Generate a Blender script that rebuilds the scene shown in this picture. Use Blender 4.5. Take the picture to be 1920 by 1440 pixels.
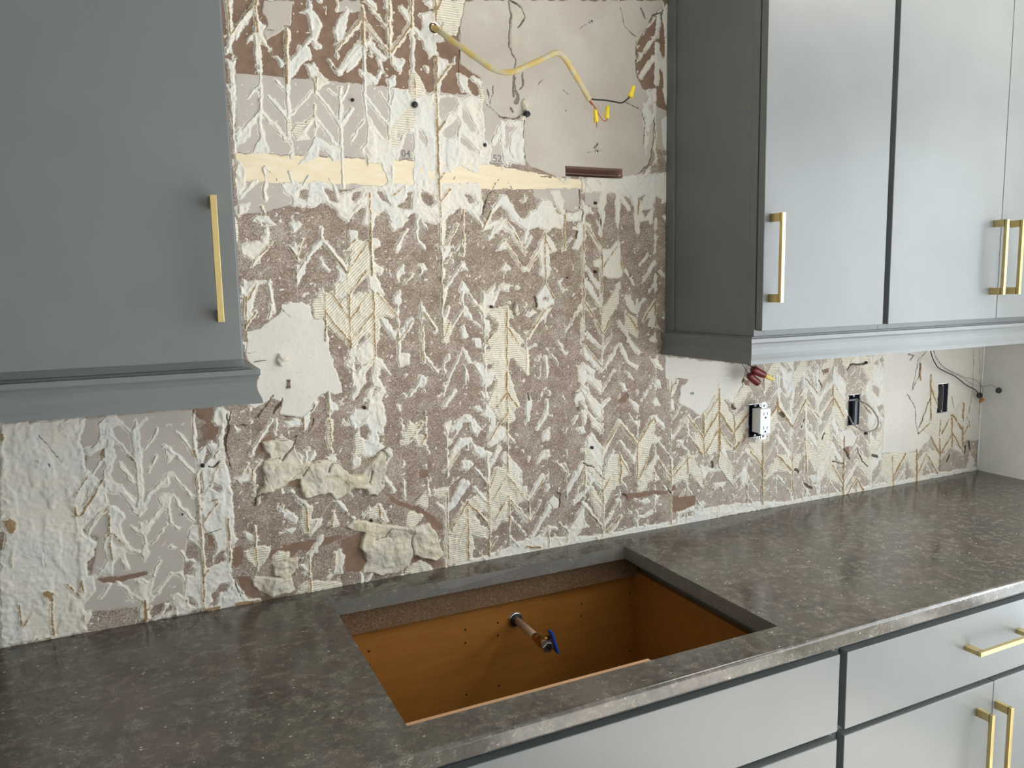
import bpy, bmesh, math, random
import numpy as np
from mathutils import Vector, Matrix
for o in list(bpy.data.objects): bpy.data.objects.remove(o)
S = bpy.context.scene
COL = S.collection

# ---------------------------------------------------------------- camera
cam_d = bpy.data.cameras.new('camera'); cam = bpy.data.objects.new('camera', cam_d); COL.objects.link(cam)
YAW, PITCH, ROLL, FPX = 0.4422, -0.1257, -0.0194, 1451.06
f = Vector((math.sin(YAW)*math.cos(PITCH), math.cos(YAW)*math.cos(PITCH), math.sin(PITCH)))
rt = f.cross(Vector((0, 0, 1))).normalized(); up = rt.cross(f)
R_ = math.cos(ROLL)*rt + math.sin(ROLL)*up; U_ = -math.sin(ROLL)*rt + math.cos(ROLL)*up
cam.matrix_world = Matrix(((R_.x, U_.x, -f.x, -0.2667), (R_.y, U_.y, -f.y, -1.5946), (R_.z, U_.z, -f.z, 1.5429), (0, 0, 0, 1)))
cam_d.sensor_fit = 'HORIZONTAL'; cam_d.sensor_width = 36.0; cam_d.lens = 36.0*FPX/1920
cam_d.clip_start = 0.02
S.camera = cam

# ---------------------------------------------------------------- world, lights, exposure
S.view_settings.view_transform = 'Standard'; S.view_settings.look = 'None'
S.view_settings.gamma = 1.0; S.view_settings.use_curve_mapping = False
S.view_settings.exposure = 0.17
W = bpy.data.worlds.new('world'); S.world = W; W.use_nodes = True
W.node_tree.nodes['Background'].inputs[0].default_value = (0.75, 0.88, 1.0, 1)
W.node_tree.nodes['Background'].inputs[1].default_value = 0.3

def area(name, loc, direction, sx, sy, power, col=(1, 1, 1)):
    l = bpy.data.lights.new(name, 'AREA'); l.shape = 'RECTANGLE'; l.size = sx; l.size_y = sy; l.energy = power; l.color = col
    o = bpy.data.objects.new(name, l); COL.objects.link(o); o.location = loc
    o.rotation_euler = Vector(direction).to_track_quat('-Z', 'Z').to_euler()
    return o
# daylight coming in through the two windows (one in the right wall, one behind the camera)
area('daylight_side_window', (2.13, -1.60, 1.25), (-1, 0.0, -0.02), 1.5, 1.9, 40, (0.86, 0.93, 1.0))
area('daylight_front_window', (1.10, -2.66, 1.35), (0.15, 1, -0.05), 1.2, 1.5, 3, (0.95, 0.98, 1.0))
area('ceiling_fill_left', (-0.5, -1.4, 2.56), (0, 0.0, -1), 0.9, 0.9, 0.3, (1.0, 0.93, 0.84))  # weak overhead fill, added without any visible fixture
area('ceiling_fill_right', (1.70, -0.85, 2.56), (0, 0.0, -1), 0.5, 0.5, 12, (1.0, 0.95, 0.90))  # unseen fill added to brighten the right wall and counter end
sun = bpy.data.lights.new('sun', 'SUN'); sun.energy = 54; sun.angle = 0.01; sun.color = (1.0, 0.97, 0.93)
so = bpy.data.objects.new('sun', sun); COL.objects.link(so); so.rotation_euler = Vector((-.55, -.2, -.8)).to_track_quat('-Z', 'Y').to_euler()

# ---------------------------------------------------------------- helpers
def lin(r, g, b):
    c = [(v/255)/12.92 if v/255 <= 0.04045 else ((v/255+0.055)/1.055)**2.4 for v in (r, g, b)]
    return (c[0], c[1], c[2], 1)

class Mat:
    def __init__(s, name):
        s.m = bpy.data.materials.new(name); s.m.use_nodes = True; s.nt = s.m.node_tree
        s.b = s.nt.nodes['Principled BSDF']; s.tc = None
    def n(s, t, **k):
        x = s.nt.nodes.new(t)
        for a, v in k.items():
            setattr(x, a, v)
        return x
    def put(s, sock, v):
        if isinstance(v, bpy.types.NodeSocket): s.nt.links.new(v, sock)
        else: sock.default_value = v
    def pos(s, sc=(1, 1, 1), rot=(0, 0, 0)):
        if s.tc is None: s.tc = s.n('ShaderNodeTexCoord').outputs['Object']
        mp = s.n('ShaderNodeMapping'); s.put(mp.inputs[0], s.tc); mp.inputs['Scale'].default_value = sc; mp.inputs['Rotation'].default_value = rot
        return mp.outputs[0]
    def noise(s, scale, detail=3, rough=0.5, vec=None, dist=0.0, out=0):
        x = s.n('ShaderNodeTexNoise'); s.put(x.inputs['Vector'], vec if vec is not None else s.pos())
        x.inputs['Scale'].default_value = scale; x.inputs['Detail'].default_value = detail
        x.inputs['Roughness'].default_value = rough; x.inputs['Distortion'].default_value = dist
        return x.outputs[out]
    def math(s, op, a, b=0.0, c=None, clamp=False):
        x = s.n('ShaderNodeMath', operation=op, use_clamp=clamp); s.put(x.inputs[0], a); s.put(x.inputs[1], b)
        if c is not None: s.put(x.inputs[2], c)
        return x.outputs[0]
    def ramp(s, v, a, b, lo=0.0, hi=1.0):
        x = s.n('ShaderNodeMapRange', interpolation_type='SMOOTHSTEP'); s.put(x.inputs[0], v)
        x.inputs[1].default_value = a; x.inputs[2].default_value = b; x.inputs[3].default_value = lo; x.inputs[4].default_value = hi
        return x.outputs[0]
    def mix(s, fac, a, b):
        x = s.n('ShaderNodeMix', data_type='RGBA'); s.put(x.inputs[0], fac); s.put(x.inputs[6], a); s.put(x.inputs[7], b)
        return x.outputs[2]
    def attr(s, name):
        return s.n('ShaderNodeAttribute', attribute_name=name).outputs['Fac']
    def xyz(s):
        x = s.n('ShaderNodeSeparateXYZ'); s.put(x.inputs[0], s.pos()); return x.outputs
    def bump(s, h, strength=0.5, dist=0.002, prev=None):
        x = s.n('ShaderNodeBump'); s.put(x.inputs['Strength'], strength); x.inputs['Distance'].default_value = dist
        s.put(x.inputs['Height'], h)
        if prev is not None: s.put(x.inputs['Normal'], prev)
        return x.outputs[0]
    def out(s, col=None, rough=None, normal=None, metal=None, spec=None, coat=None):
        if col is not None: s.put(s.b.inputs['Base Color'], col)
        if rough is not None: s.put(s.b.inputs['Roughness'], rough)
        if normal is not None: s.put(s.b.inputs['Normal'], normal)
        if metal is not None: s.put(s.b.inputs['Metallic'], metal)
        if spec is not None: s.b.inputs['Specular IOR Level'].default_value = spec
        if coat is not None: s.b.inputs['Coat Weight'].default_value = coat
        return s.m
def plain(name, rgb, rough=0.5, metal=0.0, bump=0.0, bscale=300, spec=0.5, var=0.06):
    m = Mat(name); n = m.noise(bscale*0.1, 3)
    c = m.mix(m.ramp(n, 0.3, 0.7), tuple(v*(1-var) for v in lin(*rgb)[:3])+(1,), tuple(min(1, v*(1+var)) for v in lin(*rgb)[:3])+(1,))
    nm = m.bump(m.noise(bscale, 2), bump, 0.0005) if bump else None
    return m.out(c, rough, nm, metal, spec)

def tag(o, label=None, cat=None, group=None, kind=None):
    if label: o['label'] = label
    if cat: o['category'] = cat
    if group: o['group'] = group
    if kind: o['kind'] = kind
    return o
def empty(name, loc, label, cat, group=None):
    o = bpy.data.objects.new(name, None); COL.objects.link(o); o.location = loc; o.empty_display_size = 0.05
    return tag(o, label, cat, group)
def link(name, me, mat, parent=None):
    o = bpy.data.objects.new(name, me); COL.objects.link(o)
    if mat: me.materials.append(mat)
    if parent:
        o.parent = parent; o.matrix_parent_inverse = Matrix.Translation(-parent.location) if parent.type == 'EMPTY' else Matrix.Identity(4)
    return o
def bm_box(bm, x0, x1, y0, y1, z0, z1, bev=0.0):
    r = bmesh.ops.create_cube(bm, size=1.0)
    vs = r['verts']
    for v in vs: v.co = Vector(((x0+x1)/2+v.co.x*(x1-x0), (y0+y1)/2+v.co.y*(y1-y0), (z0+z1)/2+v.co.z*(z1-z0)))
    if bev:
        es = list({e for v in vs for e in v.link_edges})
        bmesh.ops.bevel(bm, geom=es, offset=bev, segments=2, affect='EDGES', profile=0.5)
def from_bm(name, bm, mat, parent=None, smooth=False):
    me = bpy.data.meshes.new(name); bm.normal_update(); bm.to_mesh(me); bm.free()
    if smooth:
        for p in me.polygons: p.use_smooth = True
    return link(name, me, mat, parent)
def box(name, b, mat, parent=None, bev=0.0008):
    bm = bmesh.new(); bm_box(bm, *b, bev); return from_bm(name, bm, mat, parent)
def boxes(name, bs, mat, parent=None, bev=0.0008):
    bm = bmesh.new()
    for b in bs: bm_box(bm, *b, bev)
    return from_bm(name, bm, mat, parent)
def catmull(P, n=8):
    P = [Vector(p) for p in P]; Q = [2*P[0]-P[1]]+P+[2*P[-1]-P[-2]]; out = []
    for i in range(1, len(Q)-2):
        for k in range(n):
            t = k/n
            out.append(0.5*((2*Q[i])+(-Q[i-1]+Q[i+1])*t+(2*Q[i-1]-5*Q[i]+4*Q[i+1]-Q[i+2])*t*t+(-Q[i-1]+3*Q[i]-3*Q[i+1]+Q[i+2])*t**3))
    out.append(P[-1]); return out
def tube(name, P, r, mat, parent=None, seg=10, flat=1.0, n=8, radii=None, flatdir=None):
    pts = catmull(P, n) if len(P) > 2 else [Vector(p) for p in P]
    bm = bmesh.new(); rings = []; ref = Vector(flatdir) if flatdir else Vector((0.13, -0.3, 0.94))
    N = len(pts)
    for i, p in enumerate(pts):
        t = (pts[min(i+1, N-1)]-pts[max(i-1, 0)]).normalized()
        a = ref.cross(t)
        a = a.normalized() if a.length > 1e-4 else Vector((1, 0, 0)); b = t.cross(a).normalized()
        rr = r if radii is None else np.interp(i/(N-1), np.linspace(0, 1, len(radii)), radii)
        rings.append([bm.verts.new(p+a*math.cos(2*math.pi*k/seg)*rr*flat+b*math.sin(2*math.pi*k/seg)*rr) for k in range(seg)])
    for i in range(N-1):
        for k in range(seg): bm.faces.new((rings[i][k], rings[i][(k+1) % seg], rings[i+1][(k+1) % seg], rings[i+1][k]))
    bm.faces.new(rings[0][::-1]); bm.faces.new(rings[-1])
    return from_bm(name, bm, mat, parent, True)
def lathe(name, prof, origin, axis, mat, parent=None, seg=24, smooth=True, rot=0.0):
    # prof: (radius, distance along axis)
    bm = bmesh.new(); ax = Vector(axis).normalized(); a = ax.orthogonal().normalized(); b = ax.cross(a); o = Vector(origin); rings = []
    for r, d in prof:
        rings.append([bm.verts.new(o+ax*d+(a*math.cos(rot+2*math.pi*k/seg)+b*math.sin(rot+2*math.pi*k/seg))*max(r, 1e-5)) for k in range(seg)])
    for i in range(len(prof)-1):
        for k in range(seg): bm.faces.new((rings[i][k], rings[i][(k+1) % seg], rings[i+1][(k+1) % seg], rings[i+1][k]))
    bm.faces.new(rings[0][::-1]); bm.faces.new(rings[-1]); bmesh.ops.recalc_face_normals(bm, faces=bm.faces)
    return from_bm(name, bm, mat, parent, smooth)
def sweep(name, path, prof, mat, parent=None):
    # path: list of (x,y, mx,my) : corner and the direction in which profile 'out' grows (mitred); prof: closed list of (out,z)
    bm = bmesh.new(); rings = []
    for x, y, mx, my in path: rings.append([bm.verts.new((x+mx*o, y+my*o, z)) for o, z in prof])
    n = len(prof)
    for i in range(len(path)-1):
        for k in range(n): bm.faces.new((rings[i][k], rings[i][(k+1) % n], rings[i+1][(k+1) % n], rings[i+1][k]))
    bm.faces.new(rings[0][::-1]); bm.faces.new(rings[-1]); bmesh.ops.recalc_face_normals(bm, faces=bm.faces)
    return from_bm(name, bm, mat, parent)
def copy_tree(o, parent=None, delta=(0, 0, 0)):
    c = o.copy(); COL.objects.link(c)
    if parent: c.parent = parent
    else: c.location = Vector(o.location)+Vector(delta)
    for ch in [x for x in bpy.data.objects if x.parent == o]: copy_tree(ch, c)
    return c
# ---------------------------------------------------------------- materials
def m_cabinet():
    m = Mat('grey_cabinet_paint'); n = m.noise(6, 3)
    c = m.mix(m.ramp(n, 0.3, 0.7), lin(104, 108, 108), lin(109, 113, 113))
    b = m.bump(m.noise(500, 2), 0.12, 0.0004)
    return m.out(c, 0.40, b, spec=0.65)
CAB = m_cabinet()
CABIN = plain('dark_cabinet_gap', (70, 74, 76), 0.6)
def m_brass():
    m = Mat('brushed_brass'); n = m.noise(40, 3, vec=m.pos((30, 1, 30)))
    c = m.mix(n, lin(200, 176, 118), lin(220, 198, 144))
    return m.out(c, 0.32, m.bump(n, 0.08, 0.0004), 1.0)
BRASS = m_brass()
def m_counter(cut=False):
    m = Mat('lit_cut_stone_edge' if cut else 'brown_grey_quartz_stone')
    big = m.noise(6, 4); mid = m.noise(60, 6, 0.7, dist=0.8); v2 = m.pos((1, 1.9, 1), (0, 0, 0.3))
    c = m.mix(m.ramp(mid, 0.34, 0.66), lin(58, 54, 48), lin(84, 78, 70))
    c = m.mix(m.ramp(big, 0.35, 0.65, 0, 0.5), c, lin(92, 90, 80))
    c = m.mix(m.math('MULTIPLY', m.ramp(m.noise(8, 3), 0.48, 0.7), 0.35), c, lin(104, 88, 82))
    cl = m.ramp(m.noise(130, 5, 0.72, vec=v2, dist=1.5), 0.54, 0.68)
    c = m.mix(m.math('MULTIPLY', cl, 0.32), c, lin(130, 124, 114))
    for sc, wdt, k in ((55, 0.016, 0.6), (110, 0.026, 0.55)):
        ve = m.noise(sc, 3, 0.55, vec=v2, dist=2.2)
        vein = m.ramp(m.math('ABSOLUTE', m.math('SUBTRACT', ve, 0.5)), 0.0, wdt, 1, 0)
        gate = m.ramp(m.noise(sc*0.5, 3), 0.52, 0.62)
        c = m.mix(m.math('MULTIPLY', m.math('MULTIPLY', vein, gate), k), c, lin(188, 180, 166))
    vo = m.n('ShaderNodeTexVoronoi'); m.put(vo.inputs['Vector'], m.pos((1, 1.6, 1), (0, 0, 0.4))); vo.inputs['Scale'].default_value = 85
    fl = m.ramp(vo.outputs['Distance'], 0.12, 0.22, 1, 0)
    fg = m.ramp(m.noise(60, 2), 0.60, 0.66)
    c = m.mix(m.math('MULTIPLY', m.math('MULTIPLY', fl, fg), 0.9), c, lin(214, 207, 195))
    if cut: return m.out(m.mix(0.42, c, lin(142, 140, 134)), 0.4)  # same stone, rougher; front light on the cutout faces painted in as paler colour
    return m.out(c, m.ramp(m.noise(30, 3), 0.2, 0.8, 0.12, 0.19), None, 0.0, 0.5)
STONE = m_counter(); STONECUT_LIT = m_counter(True)
def m_wood():
    m = Mat('orange_brown_wood_laminate')
    g = m.noise(9, 5, 0.6, vec=m.pos((0.8, 6, 7)), dist=1.2)
    c = m.mix(m.ramp(g, 0.3, 0.7), lin(160, 104, 42), lin(172, 116, 50))
    return m.out(c, 0.5, m.bump(g, 0.05, 0.0005))
WOOD = m_wood()
def m_particle():
    m = Mat('rough_particleboard'); g = m.noise(260, 3, 0.7); h = m.noise(60, 3)
    c = m.mix(m.ramp(g, 0.35, 0.65), lin(100, 75, 52), lin(150, 122, 92)); c = m.mix(m.ramp(h, 0.4, 0.7), c, lin(125, 94, 64))
    return m.out(c, 0.85, m.bump(g, 0.5, 0.001))
PARTI = m_particle()
RAILW = plain('pale_maple_edge', (190, 150, 112), 0.5, bscale=80)
PAINTW = plain('white_wall_paint', (244, 244, 240), 0.75, bump=0.15, bscale=220, var=0.02)
FLOORM = plain('pale_grey_floor', (168, 166, 162), 0.5)
CEILM = plain('white_ceiling_paint', (230, 228, 222), 0.85)
BLACKP = plain('black_plastic', (22, 22, 24), 0.45)
GREYP = plain('dark_grey_box_plastic', (84, 90, 98), 0.45, var=0.2)
WHITEP = plain('white_plastic', (238, 240, 242), 0.35, var=0.01)
ZINC = plain('galvanised_steel', (200, 202, 205), 0.35, 1.0)
YELLOWP = plain('yellow_plastic', (244, 218, 60), 0.35)
PALEYEL = plain('pale_yellow_plastic', (226, 205, 120), 0.4)
REDP = plain('dark_red_plastic', (112, 28, 22), 0.4)
BLUEP = plain('blue_plastic', (16, 64, 150), 0.35)
COPPER = plain('copper', (180, 110, 80), 0.4, 1.0)
GREYCABLE = plain('grey_cable_jacket', (150, 146, 138), 0.5)
ORANGEP = plain('tan_connector_plastic', (190, 130, 70), 0.45)
def m_sheath():
    m = Mat('dusty_yellow_cable_sheath'); n = m.noise(45, 4, 0.7)
    c = m.mix(m.ramp(n, 0.42, 0.62), lin(200, 174, 104), lin(192, 184, 160)); return m.out(c, 0.5)
SHEATH = m_sheath()
VBRASS = plain('aged_brass', (168, 122, 70), 0.38, 1.0, var=0.3, bscale=400)
PIPE = plain('beige_pipe', (205, 180, 152), 0.5)
RUSTY = plain('rust_stain', (96, 48, 26), 0.9)
SMEAR = plain('grey_adhesive_smear', (128, 125, 120), 0.35)

# --- demolished wall: bare board, paint, plaster, mortar
def crackmix(m, c, dark=(84, 68, 54), k=1.0):  # dark brown in cracks: exposed paper core plus painted recess shade
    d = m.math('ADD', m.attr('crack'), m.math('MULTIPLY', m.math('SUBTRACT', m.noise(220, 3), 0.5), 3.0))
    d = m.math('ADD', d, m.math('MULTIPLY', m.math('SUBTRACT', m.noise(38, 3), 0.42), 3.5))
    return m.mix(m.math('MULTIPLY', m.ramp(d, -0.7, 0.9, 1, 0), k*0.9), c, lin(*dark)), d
def m_board():
    m = Mat('torn_brown_drywall_paper')
    fine = m.noise(330, 4, 0.7, dist=0.8); mid = m.noise(45, 4, 0.65)
    smooth = m.mix(m.ramp(mid, 0.3, 0.7), lin(132, 108, 92), lin(148, 124, 107))
    fz = m.mix(m.ramp(mid, 0.35, 0.65), lin(130, 111, 98), lin(151, 133, 119))
    sp = m.math('ADD', fine, m.math('MULTIPLY', m.math('SUBTRACT', m.noise(22, 4), 0.5), 0.35))
    fz = m.mix(m.math('MULTIPLY', m.ramp(sp, 0.47, 0.62), 0.62), fz, lin(214, 205, 192))
    spk = m.ramp(m.noise(150, 4, 0.7), 0.62, 0.68)
    fz = m.mix(m.math('MULTIPLY', spk, 0.8), fz, lin(232, 226, 214))
    lat = m.ramp(m.math('ADD', m.attr('lattice'), m.math('MULTIPLY', fine, 5.0)), 2.0, 4.5, 0.55, 0)
    fz = m.mix(m.math('MULTIPLY', lat, m.ramp(m.noise(16, 3), 0.42, 0.6)), fz, lin(220, 212, 198))
    fz = m.mix(m.ramp(m.noise(200, 3, 0.7, vec=m.pos((0.45, 1, 1.6)), dist=1.0), 0.52, 0.70, 0, 0.5), fz, lin(206, 196, 182))
    lt = m.ramp(m.xyz()[0], 0.75, 1.35, 0, 0.62)
    fz = m.mix(lt, fz, m.mix(m.ramp(mid, 0.35, 0.65), lin(184, 173, 160), lin(198, 188, 175)))
    k = m.ramp(m.math('ADD', m.attr('bare'), m.math('MULTIPLY', m.math('SUBTRACT', m.noise(120, 4), 0.5), 6.0)), -0.7, 0.7)
    c = m.mix(k, fz, smooth)
    fn = m.math('ADD', m.attr('film'), m.math('ADD', m.math('MULTIPLY', m.math('SUBTRACT', m.noise(260, 5, 0.75), 0.5), 10.0), m.math('MULTIPLY', m.math('SUBTRACT', m.noise(60, 3), 0.5), 4.0)))
    fk = m.ramp(fn, -1.9, -1.0, 0, 0.92)
    c = m.mix(fk, c, lin(232, 226, 212))
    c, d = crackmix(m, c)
    nb = m.bump(fk, 0.6, 0.001)
    nb = m.bump(m.math('ADD', m.math('MULTIPLY', fine, 0.7), mid), 0.35, 0.0015, nb)
    nb = m.bump(m.ramp(d, -1.0, 0.6), 0.8, 0.002, nb)
    return m.out(c, 0.95, nb, spec=0.1)
def m_greypaint():
    m = Mat('old_grey_beige_paint')
    c = m.mix(m.ramp(m.noise(12, 3), 0.3, 0.7), lin(190, 181, 171), lin(198, 190, 181))
    sp = m.ramp(m.noise(70, 4, 0.55), 0.64, 0.66)
    c = m.mix(m.math('MULTIPLY', sp, 0.8), c, lin(228, 224, 214))
    fn = m.math('ADD', m.attr('film'), m.math('ADD', m.math('MULTIPLY', m.math('SUBTRACT', m.noise(260, 5, 0.7), 0.5), 3.5), m.math('MULTIPLY', m.math('SUBTRACT', m.noise(60, 3), 0.5), 2.5)))
    fk = m.ramp(fn, -1.9, -1.0, 0, 0.92)
    c = m.mix(fk, c, lin(232, 226, 212))
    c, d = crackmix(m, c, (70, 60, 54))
    return m.out(c, 0.75, m.bump(m.noise(90, 3), 0.12, 0.001), spec=0.2)
def m_cream():
    m = Mat('cream_painted_strip')
    c = m.mix(m.ramp(m.noise(20, 3, vec=m.pos((1, 1, 5))), 0.3, 0.7), lin(236, 220, 188), lin(241, 228, 200))
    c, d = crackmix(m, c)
    return m.out(c, 0.7, m.bump(m.noise(120, 3), 0.15, 0.0008), spec=0.2)
def m_plaster():
    m = Mat('skim_coat_plaster')
    n = m.noise(7, 4)
    c = m.mix(m.ramp(n, 0.35, 0.65), lin(220, 216, 206), lin(226, 221, 212))
    pink = m.ramp(m.noise(3.5, 2), 0.48, 0.65)
    c = m.mix(m.math('MULTIPLY', pink, 0.3), c, lin(228, 218, 206))
    c = m.mix(m.attr('greyish'), c, m.mix(m.ramp(n, 0.4, 0.6), lin(196, 187, 176), lin(204, 196, 185)))
    c = m.mix(m.math('MULTIPLY', m.ramp(m.noise(160, 4, 0.6), 0.63, 0.70), 0.5), c, lin(176, 164, 150))
    c = m.mix(m.attr('lump'), c, m.mix(m.ramp(m.noise(14, 4), 0.4, 0.7), lin(208, 201, 186), lin(220, 209, 182)))
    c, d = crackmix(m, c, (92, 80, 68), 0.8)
    h = m.math('ADD', m.noise(60, 5, 0.62), m.math('MULTIPLY', m.noise(12, 3), 1.5))
    nb = m.bump(h, 0.35, 0.003)
    nb = m.bump(m.ramp(d, -1.0, 0.6), 0.7, 0.002, nb)
    return m.out(c, 0.9, nb, spec=0.1)
def m_mortar():
    m = Mat('white_thinset_mortar')
    n = m.noise(9, 4)
    c = m.mix(m.ramp(n, 0.38, 0.62), lin(224, 222, 215), lin(229, 223, 210))
    c = m.mix(m.math('MULTIPLY', m.ramp(m.noise(30, 3), 0.5, 0.7), 0.5), c, lin(214, 216, 212))
    X, Y, Z = m.xyz()
    wob = m.math('MULTIPLY', m.noise(40, 3), 0.006)
    dg = m.attr('ribdiag')
    u = m.math('ADD', m.math('ADD', Z, m.math('MULTIPLY', X, m.math('MULTIPLY', dg, -0.95))), wob)
    fq = m.math('SUBTRACT', 1330.0, m.math('MULTIPLY', dg, 430.0))
    st = m.math('SINE', m.math('MULTIPLY', u, fq))
    rib = m.ramp(m.attr('rib'), 0.4, 0.6)
    cr = m.mix(m.ramp(st, -1.0, -0.35, 1, 0), lin(232, 226, 210), lin(192, 180, 158))
    c = m.mix(rib, c, cr)
    edge = m.ramp(m.attr('edge'), 0.0, 2.2, 1, 0)
    c = m.mix(m.math('MULTIPLY', edge, m.math('MULTIPLY', m.ramp(m.noise(90, 3), 0.4, 0.6), 0.2)), c, lin(206, 188, 158))
    # rust coloured grout lines, beaded
    rd = m.math('ADD', m.attr('rust'), m.math('MULTIPLY', m.math('SUBTRACT', m.noise(230, 3, 0.6), 0.47), 6.0))
    rd = m.math('ADD', rd, m.math('MULTIPLY', m.ramp(m.noise(32, 3), 0.42, 0.62), 1.0))
    c = m.mix(m.math('MULTIPLY', m.ramp(rd, -0.5, 0.7, 1, 0), 0.92), c, m.mix(m.noise(160, 2), lin(98, 72, 42), lin(156, 120, 74)))
    halo = m.ramp(m.attr('rust'), 0.0, 4.0, 0.22, 0)
    c = m.mix(halo, c, lin(222, 196, 150))
    c = m.mix(m.math('MULTIPLY', m.ramp(m.noise(180, 4, 0.6), 0.66, 0.72), 0.55), c, lin(150, 128, 104))
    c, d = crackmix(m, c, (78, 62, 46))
    h = m.math('ADD', m.noise(75, 5, 0.6), m.math('MULTIPLY', m.noise(18, 3), 1.2))
    nb = m.bump(h, m.ramp(m.attr('edge'), 1.0, 9.0, 0.5, 0.2), 0.003)
    nb = m.bump(m.math('MULTIPLY', m.math('MULTIPLY', st, rib), 0.5), 0.45, 0.001, nb)
    nb = m.bump(m.ramp(rd, -1.0, 1.0), 0.5, 0.0015, nb)
    nb = m.bump(m.ramp(d, -1.0, 0.6), 0.7, 0.002, nb)
    return m.out(c, 0.88, nb, spec=0.12)
BOARD, GREYPAINT, CREAM, PLASTER, MORTAR = m_board(), m_greypaint(), m_cream(), m_plaster(), m_mortar()
INK = plain('brown_ink', (96, 56, 48), 0.8); INKG = plain('grey_stamp_ink', (140, 132, 134), 0.8)
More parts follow.
